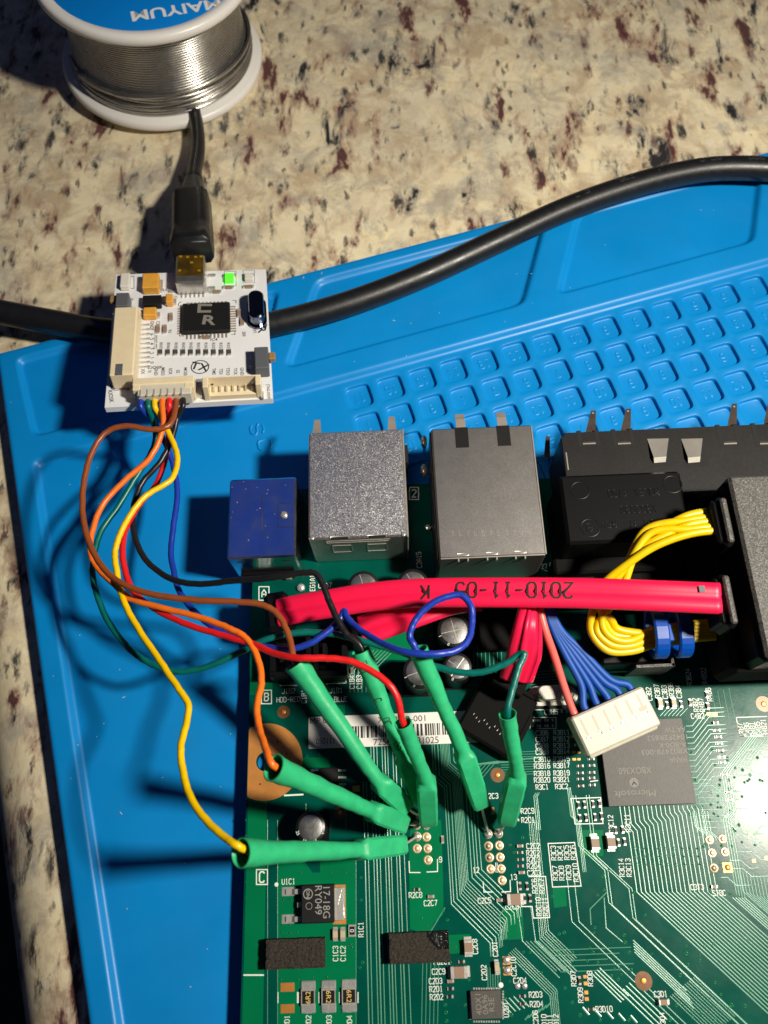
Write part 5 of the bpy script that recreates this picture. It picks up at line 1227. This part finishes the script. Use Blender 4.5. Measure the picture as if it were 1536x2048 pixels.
jumper('black', 'black wire crossing over the red ribbon into a printed green sleeve', 366, [(354, 838, 11), (343, 880, 10), (320, 925, 9.5), (287, 962, 9), (269, 1005, 9), (266, 1050, 9), (276, 1092, 10), (301, 1130, 12), (345, 1159, 14), (400, 1168, 16), (470, 1161, 19), (541, 1156, 22), (601, 1146, 23.5), (631, 1147, 24), (645, 1168, 24), (658, 1201, 24), (674, 1237, 24), (694, 1269, 24)],
       [(722, 1301, 24), (808, 1516, 13.5), (840, 1600, 5.0)], (846, 1640), 1.78, (0, .5, .1), [(.12, 'E31'), (.42, 'C'), (.62, 'UL'), (.85, 'GO')])
jumper('red', 'red wire in the short green sleeve before the barcode', 339, [(338, 860, 8), (332, 915, 7.5), (311, 970, 8), (278, 1010, 9), (252, 1058, 10.5), (245, 1100, 12), (251, 1145, 13), (267, 1183, 14), (298, 1210, 15), (338, 1233, 17), (389, 1254, 19), (474, 1279, 22), (512, 1290, 23.5), (553, 1308, 26), (601, 1316, 28), (650, 1316, 28), (698, 1322, 28), (742, 1342, 28), (779, 1370, 28), (797, 1403, 27)],
       [(806, 1446, 25), (852, 1560, 15.0), (857, 1645, 3.6)], (853, 1652), 1.5, (-.1, .5, .2))
jumper('blue', 'blue wire curling in a loop below the printed date', 283, [(311, 848, 7), (338, 905, 5), (352, 956, 4), (354, 997, 4), (347, 1051, 4.5), (342, 1105, 5), (349, 1149, 7), (357, 1179, 8), (376, 1208, 9.5), (396, 1229, 11), (423, 1252, 12.5), (474, 1278, 15), (545, 1296, 19), (581, 1298, 21), (621, 1286, 22), (658, 1261, 22), (680, 1238, 22), (688, 1222, 22), (696, 1238, 23), (722, 1261, 25), (763, 1286, 28), (811, 1304, 30.5), (863, 1308, 31), (908, 1302, 30), (935, 1281, 29), (944, 1245, 28), (940, 1209, 28), (920, 1190, 28), (884, 1197, 28), (851, 1217, 27.5), (828, 1245, 27), (819, 1272, 26.5)],
       [(836, 1300, 26), (926, 1502, 14), (963, 1614, 4.8)], (976, 1668), 1.74, (-.5, .4, .2))
jumper('green', 'thin teal wire dipping below the others before its green sleeve', 297, [(307, 844, 9.5), (311, 878, 8), (299, 912, 8), (267, 963, 8), (234, 1017, 8), (203, 1061, 8.5), (190, 1102, 9), (185, 1146, 9), (193, 1186, 9), (210, 1230, 9.5), (237, 1274, 10), (271, 1308, 11), (305, 1329, 12), (352, 1343, 13), (399, 1338, 14), (440, 1323, 15.5), (490, 1300, 17), (532, 1279, 19), (581, 1267, 20), (633, 1265, 20.5), (682, 1271, 21), (722, 1281, 21.5), (783, 1298, 22), (827, 1314, 22), (863, 1330, 22), (916, 1344, 23), (964, 1344, 24), (1013, 1326, 25), (1038, 1309, 26), (1048, 1307, 26.5), (1046, 1316, 26.5), (1037, 1336, 26.5), (1025, 1378, 26)],
       [(1015, 1428, 25), (1035, 1548, 14.5), (1012, 1645, 4.2)], (997, 1667), 1.5, (.1, .4, .2))

# ================================================================== red flat cables
def ribbon_prof(w, h):
    pts = []
    for k in range(7): a = math.radians(-90+30*k); pts.append((w/2-h/2+h/2*math.cos(a), h/2*math.sin(a)))
    pts += [(w*.30, h/2*1.02), (w*.09, h/2*.92), (0, h/2*.62), (-w*.09, h/2*.92), (-w*.30, h/2*1.02)]
    for k in range(7): a = math.radians(90+30*k); pts.append((-w/2+h/2+h/2*math.cos(a), h/2*math.sin(a)))
    pts += [(-w*.2, -h/2), (0, -h/2*.7), (w*.2, -h/2)]
    return pts
RP = len(ribbon_prof(6, 2))
def ribbon(name, label, pts, w, h, up=(0, 0, 1)):
    q = MB(); path = spline([P(*p) for p in pts], 8); pr_ = ribbon_prof(w, h); q.sweep(path, lambda i: pr_, RP, up, True, True)
    return path, q
path, q = ribbon('flat_cable', '', [(556, 1226, 12), (600, 1217, 13), (660, 1207, 14.5), (750, 1193, 16.5), (850, 1186, 18.5), (1000, 1185, 21), (1150, 1186, 23), (1300, 1191, 25), (1440, 1197, 26)], 5.6, 2.1)
rb1 = empty('flat_cable', path[0], 'long red flat cable printed with a date, crossing the whole board', 'flat cable', 'red flat drive cables')
part('cable_jacket', q, M['redribbon'], rb1)
q = MB()
def ribbon_text(px, py, t, h, wd):
    d0 = min(range(len(path)), key=lambda i: abs((768+F*((R.transposed() @ (path[i]-CAMP)).x/(R.transposed() @ (path[i]-CAMP)).z))-px)); c0 = path[d0]
    tg = (path[min(d0+2, len(path)-1)]-path[max(d0-2, 0)]).normalized(); sd = tg.cross(Vector((0, 0, 1))).normalized(); up = sd.cross(tg)
    zz = c0.z+1.12; cpt = P(px, py, zz); off = (cpt-c0).dot(sd); al = (cpt-c0).dot(tg)
    tt = MB(); x = -wd/2; n_ = len(t); cw = wd/n_
    for ch in t:
        for s2 in GL.get(ch, []): stroke(tt, [(x+cw*.12+gx/4*cw*.70, (gy/6-.5)*h) for gx, gy in s2], .36, 0)
        x += cw
    cum = [0.0]
    for i in range(1, len(path)): cum.append(cum[-1]+(path[i]-path[i-1]).length)
    vs_ = []
    for vx, vy, vz in tt.v:                                              # follow the bend of the cable
        s_ = min(max(cum[d0]+al-vx, 0), cum[-1]-.01); i = max(k for k in range(len(cum)-1) if cum[k] <= s_); f_ = (s_-cum[i])/(cum[i+1]-cum[i])
        t_ = (path[i+1]-path[i]).normalized(); sd_ = t_.cross(Vector((0, 0, 1))).normalized(); vs_.append(path[i].lerp(path[i+1], f_)+sd_*(off+vy)+sd_.cross(t_)*1.125)
    q.add(vs_, [tuple(f) for f in tt.f])
ribbon_text(1027, 1180, '2010-11-05', 2.75, 21.0); ribbon_text(849, 1184, 'K', 2.6, 2.1)
part('date_printing', q, M['ink'], rb1, kind='stuff')
q = MB(); e = P(1404, 1178, 27.05); q.box(e.x-.5, e.y-.55, 26.9, e.x+.5, e.y+.55, 27.12); part('ink_mark', q, M['greyplastic'], rb1)
pe = path[0]; q = MB(); q.cbox(TR(pe.x-.2, pe.y+.4, 7.8, .12), 2.4, 3.9, 4.6, .9); part('end_plug', q, M['black'], rb1)
# second cable, mostly below the first
path2, q = ribbon('flat_cable', '', [(722, 1262, 9.5), (770, 1246, 10.5), (830, 1224, 11.5), (900, 1200, 11.5), (960, 1192, 11.5)], 6.0, 1.9)
rb2 = empty('flat_cable', path2[0], 'red flat cable mostly hidden beneath the dated one', 'flat cable', 'red flat drive cables')
part('cable_jacket', q, M['redribbon'], rb2); q = MB(); q.cbox(TR(path2[0].x-.8, path2[0].y+1.0, 6, .1), 1.4, 3.0, 3.6, .3); part('end_plug', q, M['black'], rb2)
# third: folds down into the askew socket
q = MB(); pth = spline([P(1056, 1200, 17), P(1056, 1220, 18), P(1055, 1250, 18.5), P(1051, 1285, 16.5), P(1046, 1318, 13.5), P(1033, 1356, 10.0)], 7)
pr3 = [(a*(1+.0*b), b*(1.0 if abs(a) > .6 else 1.15)) for a, b in ribbon_prof(4.8, 2.6)]; N3 = len(pth)
q.sweep(pth, lambda i: [(a*(.72+.75*math.sin(min(1, i/(N3*.75))*math.pi/2)**2*(1 if i < N3*.8 else .9)), b) for a, b in pr3], RP, lambda i: Vector((.55-.4*i/N3, -.5, .9)), True, True)
rb3 = empty('flat_cable', pth[-1], 'short red cable folding down into the askew black socket', 'flat cable', 'red flat drive cables'); part('cable_jacket', q, M['redribbon'], rb3)
q = MB(); q.cbox(TR(pth[-1].x-1.2, pth[-1].y-.6, 7.6, math.radians(-33)), 3.0, 1.5, 2.0, .3); part('end_plug', q, M['matte'], rb3)

# ================================================================== black drive adapter at the right edge
zt = 27.0; ad = empty('drive_adapter', P(1500, 1200, 0), 'grained black drive adapter box with yellow wires, cut by the right frame edge', 'adapter')
xa = P(1497, 1140, zt).x; yb = P(1495, 950, zt).y; ya = P(1508, 1318, zt).y
q = MB(); q.box(xa-.5, ya-.3, 9.0, 95, yb+.3, zt-1.0, 1.0); part('housing', q, M['black'], ad)
q = MB(); q.box(xa, ya, zt-1.4, 95, yb, zt, .5); part('grained_lid', q, M['blackgrain'], ad)
q = MB(); q.box(xa-2.6, ya-.6, 8.0, 95, yb+.4, 19.0, 1.0); part('lower_housing', q, M['matte'], ad)
for py0, py1, px in ((988, 1088, 1456), (1143, 1252, 1462)):
    (y1_, y0_) = P(px, py0, 27.5).y, P(px, py1, 27.5).y; x = P(px, (py0+py1)/2, 27.5).x; q = MB(); q.box(x-1.1, y0_, 20, x+.95, y1_, 26.6, .7); o = part('strain_relief', q, M['black'], ad)
    q = MB(); q.box(x-.55, y0_+.5, 26.5, x+.6, y1_-.5, 27.3, .3); part('grained_edge', q, M['blackgrain'], o)
    q = MB(); q.box(x-2.0, y0_+.6, 20.5, x-1.0, y1_-.6, 26.6, .5); part('relief_collar', q, M['black'], ad)
for k in range(5):
    o1 = (k-2)*1.05; o2 = (((k*2) % 5)-2)*1.15; o3 = (((k*3) % 5)-2)*1.0; zz = 23.0-(k % 2)*1.3-k*.3
    A_ = [P(1447, 1038, 25)+Vector((0, o1, -.35*k)), P(1380, 1047, 25)+Vector((0, o1*.9, -.3*k)), P(1310, 1072, 24)+Vector((-.3*k, o3*.9, -.5*k)), P(1262, 1118, 22)+Vector((o2*.5, o2*.5, -.5*k)), P(1228, 1170, 19.5)+Vector((o2*.85, .2, -.3*k)), P(1204, 1218, 17)+Vector((o2*.7, .2*k, .2*k)),
          P(1201, 1252, 15.5)+Vector((o3*.9, o3*.5, .3*k)), P(1222, 1279, 14.5)+Vector((o3*.5, o3*.95, .3*k)), P(1258, 1284, 14)+Vector((0, o3*.85, .3*k)), P(1310, 1275, 13.5)+Vector((0, o1*.6, .2*k)), P(1400, 1262, 13.5)+Vector((0, o1*.6, .2*k)), P(1480, 1255, 14)+Vector((0, o1*.7, .2*k))]
    q = MB(); q.tube(spline(A_, 8), .72, 12); part('yellow_wire', q, W['lemon'], ad)
# cable tie round the yellow wires
c0 = P(1313, 1262, 14.5); tie = empty('cable_tie', c0, 'blue cable tie cinched round the yellow wires under the red ribbon', 'cable tie')
q = MB(); loop = [Vector((c0.x, c0.y+4.6*math.cos(t), c0.z+3.1*math.sin(t))) for t in [2*math.pi*k/28 for k in range(29)]]
q.sweep(loop, lambda i: [(-1.3, -.25), (-1.0, -.5), (1.0, -.5), (1.3, -.25), (1.3, .25), (1.0, .5), (-1.0, .5), (-1.3, .25)], 8, lambda i: Vector((0, math.cos(2*math.pi*i/28), math.sin(2*math.pi*i/28))), False, False); part('strap', q, M['tie'], tie)
q = MB(); e = P(1360, 1260, 15); lp2 = [Vector((e.x+.3, e.y+4.4*math.cos(t), e.z-1+3.3*math.sin(t))) for t in [2*math.pi*k/28 for k in range(29)]]
q.sweep(lp2, lambda i: [(-1.3, -.25), (-1.0, -.5), (1.0, -.5), (1.3, -.25), (1.3, .25), (1.0, .5), (-1.0, .5), (-1.3, .25)], 8, lambda i: Vector((0, math.cos(2*math.pi*i/28), math.sin(2*math.pi*i/28))), False, False); part('strap', q, M['tie'], tie)
q = MB(); e = P(1334, 1266, 17); q.cbox(TR(e.x, e.y, 16.4, .1), 1.0, 1.6, .9, .2); part('tie_head', q, M['tie'], tie)
q = MB(); e = P(1330, 1269, 17.3); q.box(e.x-.35, e.y-.2, 17.25, e.x+.35, e.y+.2, 17.4, .05); part('catch', q, M['whiteplastic'], tie)

# ================================================================== white plug with pink and blue wires
zt = 10.5; c = [P(1138, 1437, zt), P(1287, 1371, zt), P(1321, 1449, zt), P(1182, 1513, zt)]
ang = math.atan2(c[1].y-c[0].y, c[1].x-c[0].x); cx = sum((p.x for p in c))/4; cy = sum((p.y for p in c))/4
wd = ((c[1]-c[0]).length+(c[2]-c[3]).length)/2; ht = ((c[3]-c[0]).length+(c[2]-c[1]).length)/2
HM = Matrix.Translation((cx, cy, zt)) @ Matrix.Rotation(ang, 4, 'Z') @ Matrix.Rotation(math.radians(5), 4, 'X')
har = empty('wire_harness', (cx, cy, zt), 'ivory plug with one pink and five blue wires resting over the grey chip', 'wire harness', M=HM)
q = MB(); q.box(-wd/2, -ht/2, -4.6, wd/2, ht/2, 0, .35); q.box(-wd/2+.3, -ht/2-.5, -4.0, wd/2-.5, -ht/2+.1, -.9, .3); hous = lpart('plug_housing', q, M['whitenylon'], har)
for k in range(6):
    x = -wd/2+1.5+k*(wd-3.2)/5; q = MB(); q.box(x-.22, -.2, -.3, x+.22, ht/2-1.0, .012, .0); lpart('contact_slot', q, mat('ivory_shade', (.50, .45, .36), .6) if k == 0 else bpy.data.materials['ivory_shade'], hous)
    if k < 6:
        q = MB(); q.box(x-.45, -1.05, -.2, x+.45, -.35, .12, .12); q.ball((x+.25, -.75, .1), .24, .7, 8); lpart('contact', q, M['solder'], hous)
q = MB(); q.box(wd/2-2.6, -.3, -.2, wd/2-1.0, .5, .015); lpart('moulding_notch', q, bpy.data.materials['ivory_shade'], hous)
for k in range(6):
    x = -wd/2+1.5+k*(wd-3.2)/5; e0 = HM @ Vector((x, ht/2-.6, -2.2)); e1 = HM @ Vector((x-.1, ht/2+1.2, -2.0))
    spx = 1070+k*4.2
    if k == 0: mid = [P(1127, 1370, 10.5), P(1108, 1310, 13), P(1092, 1265, 15), P(1082, 1228, 16), P(1078, 1190, 16.5)]
    else: mid = [P(1148+k*14, 1372-k*3, 9.5), P(1122+k*8, 1310-k*2, 11), P(1103+k*4, 1262, 12.5), P(1090+k*3, 1225, 13.5), P(1086+k*3, 1190, 14)]
    q = MB(); q.tube(spline([e0, e1]+mid, 8), .74 if k == 0 else .72, 12); lbl = part('wire', q, W['pink' if k == 0 else 'royal'], har)
for k in range(2):
    q = MB(); q.tube(spline([P(1430, 1150+k*16, 14), P(1460, 1149+k*16, 14), P(1500, 1148+k*16, 14)], 4), .8, 10); part('wire', q, W['pink' if k == 0 else 'royal'], har)

# ================================================================== black mains cord, usb lead
ctr = [(-60, 612, 2), (20, 628, 1.5), (110, 645, 1), (210, 662, .8), (330, 668, .6), (450, 664, .6), (560, 645, .6), (700, 606, .6), (850, 549, .8), (1000, 480, 1), (1120, 424, 1.2), (1230, 383, 1.3), (1340, 352, 1.2), (1440, 337, 1), (1560, 340, 1), (1680, 356, .8)]
path = spline([P(*p) for p in ctr], 8); q = MB(); q.tube(path, 3.0, 20)
cord = empty('power_cord', path[0], 'thick black power cord lying across the mat behind the small board', 'cord'); part('cord_jacket', q, M['rubber'], cord)
q = MB()
def cord_text(px, py, t, h):
    Rt = R.transposed()
    d0 = min(range(2, len(path)-2), key=lambda i: abs(768+F*(Rt @ (path[i]-CAMP)).x/(Rt @ (path[i]-CAMP)).z-px)); c0 = path[d0]; tg = (path[d0+1]-path[d0-1]).normalized(); sd = tg.cross(Vector((0, 0, 1))).normalized(); uu = sd.cross(tg)
    tt = MB(); silk_text(tt, 0, 0, t, h, 0, 0, .12)
    vs = []
    for x, y, z in tt.v: an = y/3.0-.35; vs.append(c0-tg*x+uu*(math.cos(an)*3.02)+sd*(math.sin(an)*3.02))
    q.add(vs, [tuple(f) for f in tt.f])
for px, t in ((1500, '300V'), (1418, '60 C'), (1333, 'VW-1'), (1240, 'E354'), (1160, 'SVT')): cord_text(px, 0, t, 2.0)
part('cord_printing', q, mat('faded_grey_print', (.045, .045, .05), .6), cord, kind='stuff')
usb = empty('usb_lead', P(388, 420, -7), 'black usb lead with moulded plug and amber metal tip', 'cable')
pm = JM @ Vector((*J(380, 520, 2.2), 2.2)); fw = jy.copy(); ctr0 = pm
def up_sec(a, b, e=4, n=20):
    o_ = []
    for k in range(n): t = 2*math.pi*(k+.5)/n; c_, s_ = math.cos(t), math.sin(t); r_ = (abs(c_/a)**e+abs(s_/b)**e)**(-1/e); o_.append((r_*c_, r_*s_))
    return o_
tipz = P(386, 465, 6.0); endz = P(384, 400, 3.6); nk = P(388, 366, 2.0)
a0 = JM @ Vector((*J(384, 503, 2.2), 2.2)); secs = [(a0, 4.5, 3.4, 9), (a0.lerp(tipz, .04), 4.75, 3.7, 9), (a0.lerp(tipz, .5), 4.8, 3.75, 9), (a0.lerp(tipz, .52), 4.6, 3.6, 9), (tipz, 4.55, 3.6, 9), (endz, 4.4, 3.5, 8), (endz.lerp(nk, .12), 4.1, 3.3, 6), (endz.lerp(nk, .2), 3.0, 2.9, 4), (nk, 2.4, 2.5, 2.4)]
q = MB(); q.sweep([s_[0] for s_ in secs], lambda i: up_sec(*secs[i][1:]), 20); plugb = part('plug_body', q, M['rubber'], usb)
q = MB(); pth = spline([nk, P(390, 340, -.2), P(396, 300, -2.4), P(395, 262, -3.6), P(386, 200, -4.2), P(380, 120, -4.4), P(372, 20, -4.4), P(360, -80, -4.4)], 8); q.tube(pth, 1.85, 16); part('cord', q, M['rubber'], usb)
q = MB()
for k in range(5): p = nk.lerp(pth[5], k/5); q.tube([p-Vector((0, .35, 0)), p+Vector((0, .35, 0))], 2.5-.12*k, 16)
part('strain_relief', q, M['rubber'], usb)
q = MB(); sq = [P(x, y, 9.2) for x, y in ((366, 437), (403, 436), (406, 470), (367, 471))]
up0 = tipz+Vector((0, 0, 3.83))
def on_plug(px, py):
    if py > 465: t = (503-py)/38; zc = a0.z+(tipz.z-a0.z)*t+3.62
    else: t = (465-py)/65; zc = tipz.z+(endz.z-tipz.z)*t+3.6-.1*t
    return P(px, py, zc+.02)
for a_p, b_p in (((366, 437), (403, 436)), ((403, 436), (406, 470)), ((406, 470), (367, 471)), ((367, 471), (366, 437)), ((386, 442), (386, 466)), ((386, 455), (378, 450)), ((386, 460), (394, 454)), ((358, 484), (412, 483)), ((360, 415), (404, 414))):
    a_, b_ = on_plug(*a_p), on_plug(*b_p); q.tube([a_, b_], .17, 6)
part('raised_emblem', q, M['greyplastic'], plugb)

# ================================================================== solder spool
SC = Vector((-61.3, 213.2, ZG)); SM = Matrix.Translation(SC) @ Matrix.Rotation(math.radians(4), 4, 'Y'); SM = Matrix.Translation((0, -1.6, 1.6)) @ SM
spool = empty('solder_spool', SC, 'white spool of solder wire with a blue label on top', 'solder spool', M=SM)
RF = 28.4; H0 = 28.6
q = MB(); q.lathe([(6, 0), (RF-.7, 0), (RF, .7), (RF, 2.1), (RF-.7, 2.8), (12, 3.1)], 72, cap=True); lpart('lower_flange', q, M['whiteplastic'], spool)
q = MB(); q.lathe([(12, H0-3.1), (RF-.7, H0-2.8), (RF, H0-2.1), (RF, H0-.7), (RF-.7, H0), (RF-2.4, H0+.05), (RF-2.9, H0-.35), (6, H0-.35)], 72, cap=True); lpart('upper_flange', q, M['whiteplastic'], spool)
q = MB(); q.lathe([(RF-3.0, H0-.34), (RF-3.1, H0-.28), (5, H0-.28)], 64, cap=False); lab = lpart('label_disc', q, M['bluelabel'], spool)
q = MB(); d_ = .9
prof = []; turns = 31
for k in range(turns):
    t = k/(turns-1); rb_ = 25.0-1.9*math.sin(math.pi*t)**.8+.5*(1-t); zc_ = 3.2+(k+.5)*(H0-6.3)/turns
    for a in (-80, -40, 0, 40, 80): prof.append((rb_+.42*math.cos(math.radians(a)), zc_+.40*math.sin(math.radians(a))))
q.lathe(prof, 96, cap=False); lpart('wound_wire', q, M['solderwire'], spool)
q = MB(); r9 = random.Random(11)
for k in range(11):
    z0_ = 3.6+r9.random()*3.5; am = r9.uniform(.6, 2.8); ph = r9.uniform(0, 6.28); rr_ = 25.1+r9.random()*.7; L_ = r9.uniform(2.4, 4.2); st0 = r9.uniform(3.4, 4.8)
    q.tube([Vector((rr_*math.cos(st0+L_*i/40), rr_*math.sin(st0+L_*i/40), z0_+am*(.5+.5*math.sin(ph+L_*i/40*1.5)))) for i in range(41)], .42, 8)
lpart('loose_strands', q, M['solderwire'], spool)
q = MB()
tl = SM.inverted() @ P(353, 20, ZG+H0+.5)
type_text(q, Matrix.Translation((tl.x, tl.y, H0-.26)) @ Matrix.Rotation(math.radians(194), 4, 'Z'), 'MAIYUM', 3.7, 22.5, bold=.02)
lpart('label_lettering', q, M['whiteink'], lab)
q = MB(); q.add([(-26, -2, H0-.27), (-12, -6.5, H0-.27), (-6, 8, H0-.27), (-23, 10, H0-.27)], [(0, 1, 2, 3)]); lpart('label_white_panel', q, M['whiteink'], lab)
